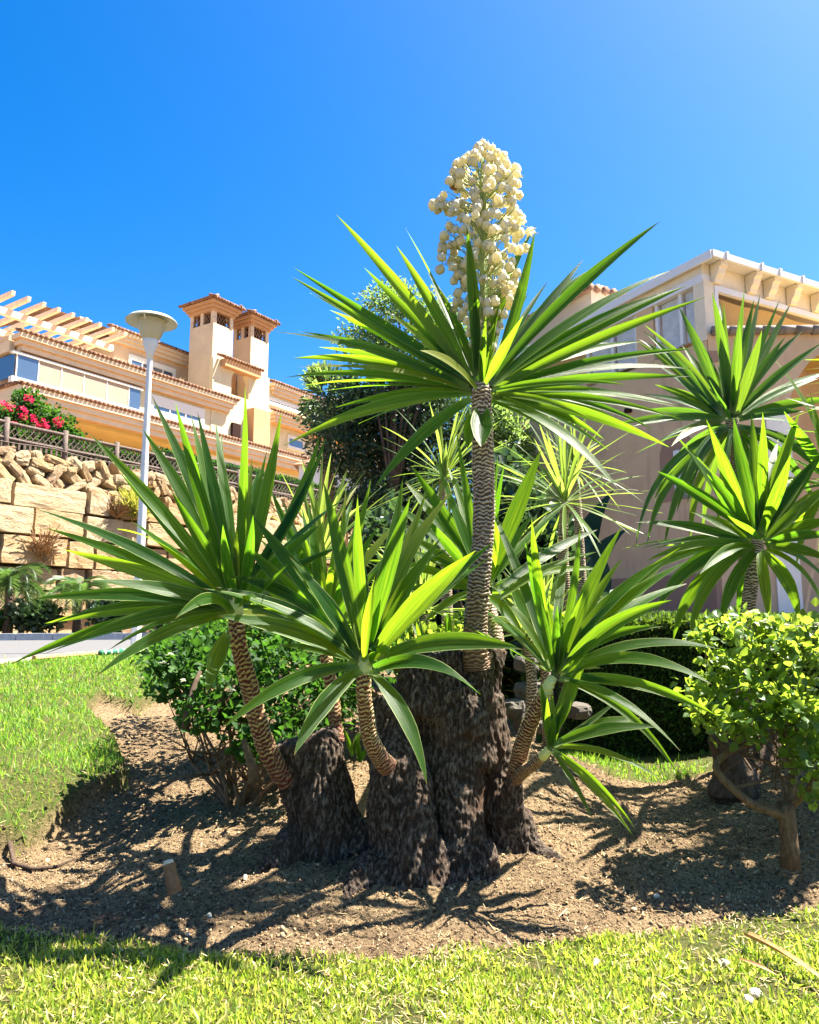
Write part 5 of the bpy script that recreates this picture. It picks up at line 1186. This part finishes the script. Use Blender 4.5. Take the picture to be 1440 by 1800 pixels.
def tiles(pl, u0, u1, w, z, parent, n=None, axis_='u', rr=.10, L_=.5, drop=.15, w0=None, w1=None):
    """row of half barrel tiles at an eave; axis u: row runs along u, tiles point to -w"""
    mb = MB(); n = n or max(2, int(abs(u1-u0)/(rr*2.3)))
    for i in range(n+1):
        t = i/n; u = u0+(u1-u0)*t
        if axis_ == 'u': mb.tube([pl.W(u, w, z), pl.W(u, w+L_, z+drop)], [rr, rr*.85], 7)
        else: mb.tube([pl.W(w, u, z), pl.W(w+L_, u, z+drop)], [rr, rr*.85], 7)
    return mb.build('eave_tiles', M['tile'], parent, True, kind='stuff')
def cornice(pl, u0, u1, w, z, h, parent, steps=3, proj=.5, back=.6, ends=True):
    """stepped cornice hanging below z, front at w (outermost)"""
    for k in range(steps):
        zt = z-h*k/steps; zb = z-h*(k+1)/steps+.0; e = proj*k/steps
        o = bx('cornice', pl, u0+(e if ends else 0), u1-(e if ends else 0), w+e, w+back+proj, zb+ (.025), zt-.0, M['cream'], parent)
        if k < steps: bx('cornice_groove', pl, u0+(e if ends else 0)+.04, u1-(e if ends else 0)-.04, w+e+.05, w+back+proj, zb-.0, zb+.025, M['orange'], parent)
def window(pl, pxa, pya, pxb, pyb, w, parent, npan=3, mat='glass', fr=.10, blind=None):
    """rectangular window traced by top-left and bottom-right picture points on plane w"""
    u0, z1 = pl.hit(pxa, pya, w); u1, z0 = pl.hit(pxb, pyb, w)
    f = empty('window', pl.W(u0, w, z0)-Vector(parent.location)); f.parent = parent
    for k_, v_ in (): pass
    mb = MB()
    box_uwz(mb, pl, u0-fr, u1+fr, w-.06, w+.04, z1, z1+fr*1.6); box_uwz(mb, pl, u0-fr, u1+fr, w-.10, w+.04, z0-fr*1.4, z0)
    box_uwz(mb, pl, u0-fr, u0, w-.055, w+.04, z0, z1); box_uwz(mb, pl, u1, u1+fr, w-.055, w+.04, z0, z1)
    mb.build('frame', M['frame'], f)
    for i in range(npan):
        a0 = u0+(u1-u0)*i/npan; a1 = u0+(u1-u0)*(i+1)/npan
        g_ = bx('pane', pl, a0+.04, a1-.04, w-.012, w+.02, z0+.02, z1-.02, M[mat], f)
    for i in range(1, npan):
        a0 = u0+(u1-u0)*i/npan; bx('mullion', pl, a0-.038, a0+.038, w-.045, w+.02, z0+.004, z1-.004, M['frame'], f)
    if blind: bx('roller_blind', pl, u0+.01, u1-.01, w-.05, w-.015, z1-(z1-z0)*blind, z1-.002, M['frame'], f)
    return f
def U(px, py, w=0): return hit(px, py, w)[0]
def Z(px, py, w=0): return hit(px, py, w)[1]
# --- lower eave line (front plane w=0), terrace level
uL1a = U(37, 680); uL1b = U(544, 797)+8
zL1 = (Z(37, 682)+Z(300, 744)+Z(467, 781))/3
zL2 = (Z(39, 587)+Z(264, 651))/2
tiles(FB, uL1a, uL1b, -.25, zL1, left, rr=.12)
cornice(FB, uL1a, uL1b, -.15, zL1-.05, .95, left, 3, .5, .2)
# slab edge/soffit: the overhanging underside seen from below
usf0 = U(120, 715); usf1 = U(330, 790)
bx('soffit', FB, uL1a+.6, uL1b, .8, 5.4, zL1-1.15, zL1-.86, M['slab'], left)
bx('side_pier', FB, uL1a+.2, uL1a+3.0, .9, 5.5, bz0, zL1-1.16, M['peach'], left)
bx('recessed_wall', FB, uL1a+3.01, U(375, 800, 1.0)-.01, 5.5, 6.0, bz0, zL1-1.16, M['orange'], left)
# lower wall right of the recess
uW = U(372, 800, 1.0)
bx('wall', FB, uW, uL1b+6, 1.0, 9.0, bz0, zL1-1.17, M['yellow'], left)
window(FB, 372, 807, 455, 838, .97, left, 4, 'glass', .22)
window(FB, 560, 830, 600, 845, .97, left, 2, 'glass', .15)
# main floor body
bx('wall', FB, uL1a+.8, U(416, 700), .55, 10, zL1-.86, zL2-.3, M['yellow'], left)
# glazed terrace front
ug0, zg1 = hit(29, 614, .3); ug1, _ = hit(249, 670, .3); _, zg0 = hit(29, 676, .3)
zg1 = zL2-1.15; zg0 = zL1+.35
gl = empty('terrace_glazing', FB.W(ug0, .3, zg0)-Vector(left.location)); gl.parent = left
seg_ = [29, 68, 109, 149, 190, 229, 250]
for i in range(6):
    a0 = U(seg_[i], 640, .3); a1 = U(seg_[i+1], 640, .3)
    bx('glass_panel' if i in (0, 5) else 'blind_panel', FB, a0+.03, a1-.03, .28, .32, zg0, zg1, M['glass'] if i in (0, 5) else M['blind'], gl)
    bx('glazing_bar', FB, a0-.028, a0+.028, .26, .33, zg0, zg1, M['frame'], gl)
bx('bottom_rail', FB, ug0-.2, ug1+.1, .18, .5, zL1+.05, zg0, M['frame'], gl); bx('top_rail', FB, ug0-.2, ug1+.1, .2, .5, zg1, zg1+.12, M['frame'], gl)
bx('corner_glass', FB, ug0-.06, ug0-.02, .34, 2.6, zg0, zg1, M['glass'], gl)
# window right of it with blind above
window(FB, 270, 707, 352, 742, .5, left, 3, 'glass', .3, .38)
# upper eave
uL2b = U(416, 704)
tiles(FB, U(35, 585), uL2b, -.2, zL2, left, rr=.12); cornice(FB, U(35, 585), uL2b, -.1, zL2-.05, .85, left, 3, .5, .4)
tiles(FB, -.1, 5.5, uL2b-.2, zL2, left, axis_='w', rr=.12, L_=.4, drop=.12)
# left flank of the building towards the frame edge
ql = Plane(40, 38.0, -1330, 865)
bx('flank_wall', FB, uL1a+.3, uL1a+.8, .75, 14, bz0, zL2-.25, M['peach'], left); bx('flank_terrace', FB, U(35, 585), uL1a+4, 1.0, 16, zL2-.3, zL2-.02, M['peach'], left)
bx('flank_eave', FB, uL1a-.2, uL1a+.28, -.1, 12, zL1-.9, zL1-.1, M['cream'], left); tiles(FB, 0, 12, uL1a-.35, zL1-.05, left, axis_='w', rr=.12, L_=.5)
bx('flank_eave', FB, U(35, 585)-.0, U(35, 585)+.3, .9, 12, zL2-.9, zL2-.31, M['cream'], left)
# roof slope above the upper eave (terrace parapet)
bx('parapet', FB, U(35, 585)+.3, uL2b-.3, .2, .6, zL2-.05, zL2+.12, M['tile'], left)
# set-back top storey
w3 = 4.5
zL3 = Z(212, 584, w3-.4)*.5+Z(350, 627, w3-.4)*.5
u3a = U(202, 600, w3); u3b = U(345, 640, w3)+1
bx('wall', FB, u3a, u3b+1, w3, 11, zL2-.2, zL3-.4, M['peach'], left); tiles(FB, U(212, 584, w3-.6)-.6, u3b+.5, w3-.65, zL3, left, rr=.12); cornice(FB, U(205, 584, w3-.6), u3b+.4, w3-.5, zL3-.04, .75, left, 3, .4, .4)
window(FB, 231, 632, 303, 668, w3-.03, left, 4, 'glass', .22)
# ridge roof behind
mb = MB(); zr3 = zL3+.9; mb.add([FB.W(u3a-5, w3+.2, zL3+.05), FB.W(u3b, w3-.2, zL3+.05), FB.W(u3b, w3+4.5, zr3), FB.W(u3a-2.5, w3+4.5, zr3), FB.W(u3a-5, w3+9, zL3)], [[0, 1, 2, 3], [0, 3, 4]]); mb.build('roof', M['tile'], left)
# chimney
uc, zc = hit(144, 580, w3+3); bx('chimney', FB, uc-.35, uc+.35, w3+2.7, w3+3.4, zc-1.2, zc+.55, M['peach'], left); bx('chimney_cap', FB, uc-.45, uc+.45, w3+2.6, w3+3.5, zc+.56, zc+.72, M['cream'], left)
# pergola: beams along the front, rafters across
pg = empty('pergola', FB.W(0, 1, zL2)-Vector(left.location)); pg.parent = left
wP = 2.2; zP = (Z(0, 545, wP)+Z(198, 612, wP))/2
for ww in (wP, wP+3.2):
    bx('beam', FB, U(-40, 540, wP)-2, U(200, 612, wP), ww, ww+.3, zP-.14, zP+.22, M['beam'], pg)
mb = None; tips = [(-22, 512), (20, 525), (47, 534), (75, 543), (100, 551), (124, 562), (171, 577), (195, 583)]
uu0 = U(20, 525, wP-1.5); uu1 = U(124, 562, wP-1.5); du = (uu1-uu0)/4
for i in range(-2, 9):
    u = uu0+du*i*1.02
    if u > U(200, 612, wP): continue
    mb = MB(); mb.hexa([FB.W(u, wP-1.45, zP+.42), FB.W(u+.2, wP-1.45, zP+.42), FB.W(u+.2, wP+4.6, zP+.26), FB.W(u, wP+4.6, zP+.26), FB.W(u, wP-1.5, zP+.66), FB.W(u+.2, wP-1.5, zP+.66), FB.W(u+.2, wP+4.6, zP+.56), FB.W(u, wP+4.6, zP+.56)]); mb.build('rafter', M['beam'], pg)
for u in (U(60, 570, wP), U(130, 590, wP), U(197, 612, wP)-.4): bx('post', FB, u, u+.3, wP+3.2, wP+3.5, zL2-.1, zP-.26, M['beam'], pg)
# --- stair towers
def tower(pxl, pxc, pxr, pytop, w, zbot, depth_px):
    """pxl..pxc flank face, pxc..pxr front face; pytop: cornice underside height at the corner"""
    u0 = U(pxc, pytop, w); u1 = U(pxr, pytop, w); zt = Z(pxc, pytop, w)
    # flank depth: find w extent so that its left edge shows at pxl
    lo, hi = 0.2, 8
    for _ in range(30):
        md = (lo+hi)/2; p = FB.W(u0, w+md, zt); pxm_ = 720+FPX*p.x/(p.y*ct+(zt-CAMZ)*st_)
        if pxm_ > pxl: lo = md
        else: hi = md
    dw = lo
    t = empty('stair_tower', FB.W(u0, w, zbot)-Vector(left.location)); t.parent = left
    hv = .85
    bx('shaft', FB, u0, u1, w, w+dw, zbot, zt-hv, M['cream'] if False else M['peach_light'], t)
    bx('vent_core', FB, u0+.35, u1-.35, w+.35, w+dw-.35, zt-hv, zt, M['dark_in'], t)
    for (a_, b_) in ((u0, w), (u1-.28, w), (u0, w+dw-.28), (u1-.28, w+dw-.28), (u0, w+dw/2-.14)): bx('vent_post', FB, a_, a_+.28, b_, b_+.28, zt-hv+.001, zt, M['peach_light'], t)
    mb = MB()
    def lat(fn, L_):
        n_ = int(L_/.24)
        for i in range(n_):
            for s in (0, 1):
                a0 = i*L_/n_; a1 = (i+1)*L_/n_
                if s: a0, a1 = a1, a0
                mb.tube([fn(a0, zt-hv), fn(a1, zt-hv*.5)], .03, 4); mb.tube([fn(a1, zt-hv*.5), fn(a0, zt)], .03, 4)
    lat(lambda a_, z_: FB.W(u0+a_, w+.12, z_), u1-u0); lat(lambda a_, z_: FB.W(u0+.12, w+a_, z_), dw)
    mb.build('vent_lattice', M['tile'], t, kind='stuff')
    for k in range(3):
        e = .10+.15*k; bx('cornice', FB, u0-e, u1+e, w-e, w+dw+e, zt+.22*k+.001, zt+.22*(k+1)-.03, M['cornice_or'], t)
    e = .52; zz = zt+.68; cu, cw = (u0+u1)/2, w+dw/2
    mb = MB().add([FB.W(u0-e, w-e, zz), FB.W(u1+e, w-e, zz), FB.W(u1+e, w+dw+e, zz), FB.W(u0-e, w+dw+e, zz), FB.W(cu, cw, zz+.6)], [[0, 1, 4], [1, 2, 4], [2, 3, 4], [3, 0, 4], [3, 2, 1, 0]]); mb.build('roof', M['tile'], t)
    tiles(FB, u0-e, u1+e, w-e-.05, zz+.02, t, rr=.11, L_=.45, drop=.2); tiles(FB, w-e, w+dw+e, u0-e-.05, zz+.02, t, axis_='w', rr=.11, L_=.45, drop=.2)
    tiles(FB, w-e, w+dw+e, u1+e+.05, zz+.02, t, axis_='w', rr=.11, L_=-.45, drop=.2)
    return u0, u1, zt, dw
M['peach_light'] = stucco('pale_peach_render', (.60, .46, .31), (.45, .32, .2), .15); M['dark_in'] = plain('vent_dark', (.03, .015, .012), .9, .1); M['cornice_or'] = stucco('orange_cornice', (.46, .26, .13), (.4, .25, .15), .2)
wT = .9
t1 = tower(335, 376, 411, 545, wT, zL2-3, 0)
t2 = tower(411, 442, 473, 571, wT-.0, bz0, 0)
# link between the towers with arch and small tiled canopy
def arch_panel(name, pl, u0, u1, w, z0, z1, ua, ub, za, zs, thick, m, parent):
    """wall u0..u1,z0..z1 with an arched opening ua..ub, from za, springing zs"""
    mb = MB(); r_ = (ub-ua)/2; cxu = (ua+ub)/2; n_ = 12
    box_uwz(mb, pl, u0, ua, w, w+thick, z0, z1); box_uwz(mb, pl, ub, u1, w, w+thick, z0, z1)
    if za > z0: box_uwz(mb, pl, ua, ub, w, w+thick, z0, za)
    for i in range(n_):
        a0 = PI-PI*i/n_; a1 = PI-PI*(i+1)/n_; x0 = cxu+r_*math.cos(a0); x1 = cxu+r_*math.cos(a1); y0 = zs+r_*math.sin(a0); y1 = zs+r_*math.sin(a1)
        mb.hexa([pl.W(x0, w, y0), pl.W(x1, w, y1), pl.W(x1, w+thick, y1), pl.W(x0, w+thick, y0), pl.W(x0, w, z1), pl.W(x1, w, z1), pl.W(x1, w+thick, z1), pl.W(x0, w+thick, z1)])
    return mb.build(name, m, parent)
wA = .5
ua, zs_ = hit(407, 668, wA); ub = U(438, 680, wA); za = Z(407, 693, wA); ul = U(374, 660, wA); ur = U(473, 690, wA); zt_ = Z(397, 636, wA)
arch_panel('arched_wall', FB, ul, ur, wA, zL1-.5, zt_, ua, ub, za, zs_, .35, M['yellow'], left)
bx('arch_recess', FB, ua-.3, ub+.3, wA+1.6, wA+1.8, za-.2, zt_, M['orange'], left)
bx('canopy', FB, U(397, 640, wA-.5), U(460, 655, wA-.5), wA-.45, wA+.3, zt_-.45, zt_+.05, M['cornice_or'], left); tiles(FB, U(397, 640, wA-.5)-.1, U(460, 655, wA-.5)+.1, wA-.6, zt_+.12, left, rr=.11, L_=.8, drop=.3)
u4, z4 = hit(409, 765, .3); u5 = U(423, 765, .3)
mb = MB(); box_uwz(mb, FB, u4, u5, .30, .52, zL1+.1, Z(409, 742, .3)); mb.build('dark_opening', M['dark_in'], left)
bx('orange_pier', FB, U(447, 720, -.2), U(475, 740, -.2), -.2, .8, zL1+.1, Z(447, 716, -.2), M['orange'], left)
# right wing
wR = 1.6; uR0 = U(473, 680, wR); uR1 = uR0+14
zR = Z(473, 668, wR-.4)
bx('wall', FB, uR0, uR1, wR, 9, zL1-.3, zR-.2, M['yellow'], left); tiles(FB, uR0, uR1, wR-.6, zR, left, rr=.12); cornice(FB, uR0, uR1, wR-.5, zR-.04, .8, left, 3, .4, .2)
zR2 = Z(470, 717, wR-.9); tiles(FB, uR0-.3, uR1, wR-1.1, zR2, left, rr=.12); cornice(FB, uR0-.3, uR1, wR-1.0, zR2-.04, .75, left, 3, .4, .9)
window(FB, 474, 703, 528, 724, wR-.03, left, 3, 'glass', .16); window(FB, 508, 770, 532, 790, wR-.03, left, 1, 'glass', .16)
# white house glimpsed behind the dark tree
M['whitewall'] = stucco('white_render', (.75, .73, .68), (.6, .5, .4), .1)
c_ = P(640, 880, 44); wh_ = empty('white_house', (c_.x, c_.y, 4), 'low white house glimpsed through the dark tree', 'building')
MB().box((c_.x, c_.y, 6.5), 7, 5, 6.0).build('wall', M['whitewall'], wh_)
MB().hexa([(c_.x-3.8, c_.y-2.8, 9.5), (c_.x+3.8, c_.y-2.8, 9.5), (c_.x+3.8, c_.y+2.8, 9.5), (c_.x-3.8, c_.y+2.8, 9.5), (c_.x-2.4, c_.y-.5, 10.6), (c_.x+2.4, c_.y-.5, 10.6), (c_.x+2.4, c_.y+.5, 10.6), (c_.x-2.4, c_.y+.5, 10.6)]).build('roof', M['tile'], wh_)
MB().box((c_.x-1.2, c_.y-2.53, 7.2), 1.2, .08, 1.4).build('window', M['glass'], wh_)
# far palm top left of the tree
def fan_palm(px, py, d, lab, seed):
    c = P(px, py, d); e = empty('palm', (c.x, c.y, 4.5), lab, 'palm'); MB().tube([(c.x, c.y, 4.3), (c.x, c.y, c.z)], [.25, .2], 8).build('trunk', M['branch'], e, True); rd = random.Random(seed)
    rg = np.random.default_rng(seed); n = 1400; D = rg.normal(0, 1, (n, 3)); D[:, 2] = D[:, 2]*.8+.3; D /= np.linalg.norm(D, axis=1)[:, None]; cl_ = rg.integers(0, 26, n); CD = rg.normal(0, 1, (26, 3)); CD /= np.linalg.norm(CD, axis=1)[:, None]; D = CD[cl_]+D*.45
    me = scatter('fronds', ST+np.array([0, .5, 0]), SF, np.tile(np.array(c), (n, 1))+CD[cl_]*.5, frames_from_dir(D, rg, .5), np.stack([np.full(n, .03), rg.uniform(.5, .9, n), np.full(n, .2)], 1), M['tree_pale']); o = link('fronds', me, e); o['kind'] = 'stuff'
fan_palm(580, 700, 26, 'light fan palm head between the yellow building and the dark tree', 3)

# ------------------------------------------------ right building
# left (shaded) face recedes to the left; u runs from the corner backwards
CD_ = 16.0; RX = (1241-720)/FPX*CD_
M['pink'] = stucco('pink_render', (.56, .40, .26), (.24, .15, .11), .45); M['pinkdark'] = stucco('brown_plinth', (.30, .19, .14), (.2, .13, .1), .3); M['canvas'] = plain('cream_awning', (.68, .60, .48), .8, .2, .08, 3)
a = N('cream_awning_cloth', .8, .2); v = a.coord('Object', (1.2, 1.2, 5)); nz = a.noise(v, 1.5, 4, .6); a.col(a.mix(nz, (.60, .45, .28), (.74, .60, .42))); a.translucent((.80, .64, .42), .45); M['awning'] = a.m
M['bframe'] = plain('white_aluminium', (.66, .66, .68), .4, .5); M['sheet'] = plain('roof_panel', (.55, .53, .50), .5, .4, .1, 3)
class RB(Plane): pass
LF_ = Plane(1270, CD_, 690, -1330)     # u from back to the corner... corner at u=0, backwards negative
# direction check: left face runs back-left from the corner, w points to building inside (right/back)
RF_ = Plane(1270, CD_, 1330, 690)
def rb_box(name, u0, u1, w0, w1, z0, z1, m, parent, pl=LF_): return bx(name, pl, u0, u1, w0, w1, z0, z1, m, parent)
right = empty('villa', LF_.W(0, 0, .5), 'pink rendered villa at right with glazed terrace, corbels and a cream awning', 'building')
hl = LF_.hit
_, zWin0 = hl(1241, 587); _, zWin1 = hl(1241, 480); _, zRoof = hl(1262, 443, -.0)
z1_ = zWin0; zBase = .3
uEnd = hl(924, 850)[0]
# lower body
rb_box('wall', uEnd, 0, 0, 7.0, zBase, z1_-.15, M['pink'], right)
# parts of the upper storey: piers and glazing
zT = zRoof-.50
up = lambda px, py: hl(px, py)[0]
for (a0, a1) in ((1156, 1185), ):
    pass
gz = empty('side_glazing', LF_.W(0, 0, z1_)-Vector(right.location)); gz.parent = right
def pane_run(x0, x1, n_, ytop, ybot):
    uu = [up(x0+(x1-x0)*i/n_, (ytop+ybot)/2) for i in range(n_+1)]
    for i in range(n_):
        rb_box('pane', uu[i]+.05, uu[i+1]-.05, .10, .13, z1_+.02, zT-.02, M['glass_pale'], gz); rb_box('curtain', uu[i]+.08, uu[i+1]-.08, .16, .18, z1_+.02, zT-.02, M['curtain'], gz)
        rb_box('mullion', uu[i]-.045, uu[i]+.045, .05, .15, z1_+.001, zT-.001, M['bframe'], gz)
    rb_box('mullion', uu[-1]-.045, uu[-1]+.045, .05, .15, z1_+.001, zT-.001, M['bframe'], gz)
a = N('pale_glass', .06, .7); a.col((.9, .92, .95)); a.b.inputs['Transmission Weight'].default_value = .93; a.b.inputs['IOR'].default_value = 1.2; M['glass_pale'] = a.m
pane_run(1151, 1236, 2, 500, 600); pane_run(1030, 1117, 2, 600, 640)
rb_box('pier', up(1119, 600), up(1149, 600), .0, .5, z1_-.149, zT-.0, M['pink'], right)
rb_box('pier', uEnd+.5, up(1028, 620), .0, .5, z1_-.149, zT-.6, M['pink'], right)
rb_box('corner_post', -.28, .02, -.02, .30, z1_-.14, zT+.05, M['canvas'], right)
rb_box('head_rail', up(1020, 600), -.001, -.03, .35, zT, zT+.18, M['bframe'], right)
# roof slab with white fascia, projecting
zE = zRoof
rb_box('roof', uEnd-.3, .32, -.10, 7.5, zT+.44, zT+.52, M['sheet'], right)
rb_box('fascia', uEnd-.3, .36, -.16, -.102, zT+.36, zT+.56, M['bframe'], right); rb_box('fascia', .322, .39, -.10, 7.5, zT+.42, zT+.57, M['bframe'], right)
rb_box('wall_plate', uEnd, -.02, .0, .4, zT+.181, zT+.439, M['canvas'], right)
# front face (towards the camera's right): opening with awning
rb_box('front_lintel', -.30, -.02, .41, 7.0, zT-.02, zT+.438, M['canvas'], right); rb_box('front_head_rail', -.06, .03, .31, 7.0, zT-.16, zT-.022, M['bframe'], right)
rb_box('front_jamb', -.03, .03, .31, .42, z1_, zT-.161, M['bframe'], right)
# corbels
fx = lambda px, py: RF_.hit(px, py)[0]
cb0 = None
for i, (px, py) in enumerate(((1248, 465), (1310, 490), (1342, 500), (1382, 512), (1425, 525), (1470, 540))):
    tt = max(.05, fx(px, py))  # distance from the corner along the front face
    prof = [(0, .40), (.62, .40), (.62, .30), (.50, .27), (.42, .14), (.26, .05), (.22, -.03), (0, -.03)]
    wv = .22; V = []; F = []
    for s in (0, 1):
        for (x, z_) in prof: V.append(LF_.W(x*.5, tt+s*wv, zT+.03+z_))
    k = len(prof); F.append(list(range(k))); F.append([k+j for j in range(k)][::-1])
    for j in range(k): F.append([j, (j+1) % k, k+(j+1) % k, k+j])
    MB().add(V, F).build('corbel', M['canvas'], right)
    rb_box('roof_batten', .2, .42, tt+.06, tt+.14, zT+.40, zT+.60, M['bframe'], right)
# hanging awning cloth as sagging folds inside
nu, nw = 40, 24; V = []; F = []
for i in range(nu+1):
    for j in range(nw+1):
        w_ = .35+6.6*i/nu; q = j/nw
        uu_ = -.35-3.4*q; sag = -.55*math.sin(PI*((q*3) % 1.0))*(.6+.4*math.sin(w_*.7))-.9*q
        V.append(LF_.W(uu_, w_, zT-.1+sag*.75+.03*math.sin(w_*3+q*9)))
for i in range(nu):
    for j in range(nw): a0 = i*(nw+1)+j; F.append([a0, a0+1, a0+nw+2, a0+nw+1])
link('awning', mesh_np('awning', V, np.array(F), M['awning'], True), right)
rb_box('terrace_back_wall', -4.2, -3.9, .5, 7, z1_-.14, zT+.3, M['pink'], right); rb_box('terrace_floor', -3.9, 0, .5, 7, z1_-.148, z1_-.03, M['pink'], right)
# small roof behind left with tiles and beam ends
u_, z_ = hl(1015, 540, 1.5); 
bx('rear_roof', LF_, uEnd-2.2, u_+1.2, 1.0, 5, z1_, z_, M['cream'], right); 
mb = MB()
for i in range(7): w_ = .9+i*.3; mb.tube([LF_.W(u_+1.3, w_, z_+.03), LF_.W(u_-1.5, w_, z_+.1)], .13, 7)
for i in range(12): mb.tube([LF_.W(u_+1.0-i*.3, .7, z_+.0), LF_.W(u_+1.0-i*.3, 1.6, z_+.2)], .12, 7)
mb.build('ridge_tiles', M['tile'], right, True, kind='stuff')
# front lower block: ledge with coping tiles, arch porch, white column
FL = Plane(1270, CD_-.02, 1330, -38)     # nearly square to the view
zl0 = FL.hit(1241, 588)[1]; fu = lambda px, py=700: FL.hit(px, py)[0]
u_arch0 = fu(1386); u_col0 = fu(1366); zar = FL.hit(1400, 640)[1]
arch_panel('porch_wall', FL, .03, 9.0, .0, zBase, zl0, u_arch0, u_arch0+3.4, zBase+.01, FL.hit(1386, 700)[1]-.4, .3, M['pink'], right)
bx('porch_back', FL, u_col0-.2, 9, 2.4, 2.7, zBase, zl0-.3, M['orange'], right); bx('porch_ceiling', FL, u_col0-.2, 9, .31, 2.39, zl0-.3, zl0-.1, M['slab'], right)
bx('porch_side', FL, .04, u_col0-.21, .31, 2.7, zBase, zl0-.1, M['pink'], right)
bx('column', FL, u_col0-.28, u_arch0-.02, -.05, -.002, zBase, FL.hit(1370, 720)[1], M['whitewall'], right)
mb = MB()
for i in range(22): u = .1+i*.36; mb.tube([FL.W(u, -.08, zl0+.05), FL.W(u+.40, -.08, zl0+.07)], [.11, .09], 8)
mb.build('coping_tiles', M['coping'] if 'coping' in M else plain('weathered_coping', (.20, .17, .15), .85, .2, .3, 5, .5), right, True, kind='stuff')
# vent grille and wall lamp
uv, zv = FL.hit(1257, 627); gr = bx('vent_grille', FL, uv-.13, uv+.13, -.02, -.003, zv-.13, zv+.13, M['pinkdark'], right)
for i in range(3):
    for j in range(3): bx('vent_hole', FL, uv-.11+i*.08, uv-.05+i*.08, -.026, -.0205, zv-.11+j*.08, zv-.05+j*.08, M['dark_in'], gr) if False else None
uw, zw = hl(1109, 722); o = MB().tube([LF_.W(uw, 0, zw), LF_.W(uw, -.16, zw-.02)], [.05, .07], 10).build('wall_spotlight', M['dark_in'], right, True)
# arched window with white frame on the side face (traced), reveal set in
ua0 = up(1160, 800); ua1 = up(1222, 800); zs1 = hl(1190, 800)[1]; zsb = hl(1190, 880)[1]; rr_ = (ua1-ua0)/2
mb = MB(); n_ = 16; cxu = (ua0+ua1)/2
pts = [(ua0, zsb), (ua1, zsb)]+[(cxu+rr_*math.cos(PI*i/n_), zs1+rr_*math.sin(PI*i/n_)) for i in range(n_+1)]
V = [LF_.W(u, -.012, z_) for u, z_ in pts]+[LF_.W(u, -.003, z_) for u, z_ in pts]; k = len(pts)
MB().add(V, [list(range(k)), [k+j for j in range(k)][::-1]]+[[j, (j+1) % k, k+(j+1) % k, k+j] for j in range(k)]).build('arched_niche', M['pinkdark'], right)
bx('window_frame', LF_, ua0+.45, ua0+.62, -.05, -.013, zsb, zs1+rr_*.2, M['bframe'], right); bx('window_pane', LF_, ua0+.63, ua1-.08, -.03, -.0135, zsb, zs1, M['glass_pale'], right)
# plinth
rb_box('plinth', uEnd, .0, -.12, -.002, zBase, hl(1211, 1010)[1], M['pinkdark'], right)
# ------------------------------------------------ small things in the front lawn
M['leafdry'] = plain('dry_leaf', (.42, .22, .09), .6, .4, .35, 30); M['pebble'] = plain('pale_stone', (.62, .54, .42), .8, .2, .2, 30, .5, .004)
def ong(px, py, z=.03): p = G(px, py, z); return Vector((p.x, p.y, gh(p.x, p.y)+z))
me = leaf_mesh(ong(1312, 1652, .045), ong(1490, 1765, .02), .030, .03, Vector((.3, -.5, .8)), random.Random(2), rows=12, cup=.5, name='fallen_leaf', basew=1.0, side=-.04, mat=M['leafdry'])
o = link('fallen_leaf', me); tag(o, 'long curled brown dead leaf lying on the lawn at lower right', 'leaf')
me = leaf_mesh(ong(1300, 1694, .035), ong(1372, 1722, .02), .014, .03, Vector((.3, -.5, .8)), random.Random(3), rows=10, cup=.5, name='fallen_leaf', mat=M['leafdry'])
o = link('fallen_leaf', me); tag(o, 'short grey brown dead leaf on the lawn just left of the long curled one', 'leaf')
pm_ = [rock_me(300+i, 2, .8, 'pebble', 'pebble', .25) for i in range(3)]
for i, (px, py, s, lab) in enumerate(((1328, 1750, .018, 'upright pale pebble in the lower right lawn'), (1316, 1762, .018, 'flat pale pebble touching the upright one in the lower right lawn'), (1275, 1700, .016, 'pale pebble above the pair in the lower right lawn'), (1155, 1590, .011, 'white pebble on the soil near the right lawn edge'),
        (1048, 1702, .013, 'pale pebble in the lawn right of the centre'), (430, 1575, .012, 'pale chip on the soil right of the sawn stub'), (368, 1620, .010, 'pale chip in the small hollow in front of the sawn stub'), (967, 1502, .008, 'curled white chip in the shade right of the trunks'), (1290, 1385, .012, 'pale pebble before the wide root stump'))):
    o = link('pebble', pm_[i % 3], None); p = ong(px, py, s*.6); o.location = p; o.scale = (s, s*.8, s*.65); o.rotation_euler = (.3*i, .2*i, i); tag(o, lab, 'pebble', 'pale pebbles lying about')
# root lying on the soil at the left
mb = MB(); mb.tube([ong(16, 1500, .02), ong(24, 1516, .012), ong(60, 1520, .015), ong(100, 1515, .015), ong(130, 1505, .02)], [.012, .010, .009, .008, .005], 7); o = mb.build('root', M['bark_root'], None, True); tag(o, 'thin dark root curling over the soil at the left edge', 'root')
# twigs on the soil
rd = random.Random(44)
for i, (px, py, L_, an) in enumerate(((560, 1500, .10, 1.4), (495, 1440, .14, .1), (900, 1490, .16, -.7), (260, 1330, .12, .6), (1290, 1520, .22, -.6), (640, 1570, .08, .4))):
    p = ong(px, py, .015); dv = Vector((math.cos(an), math.sin(an), .05))*L_
    mb = MB(); mb.tube([p, p+dv*.5+Vector((0, 0, .012)), p+dv], [.003, .0025, .0012], 5); o = mb.build('twig', M['twig'], None, True)
    tag(o, ['upright dry twig at the foot of the left trunk', 'dry twig on shaded soil left of the trunks', 'bent twig on shaded soil right of the trunks', 'pale twig in the soil hollow at left', 'long thin twig beside the right shrub trunk', 'short twig on sunlit soil below the trunks'][i], 'twig', 'dry twigs on the soil')
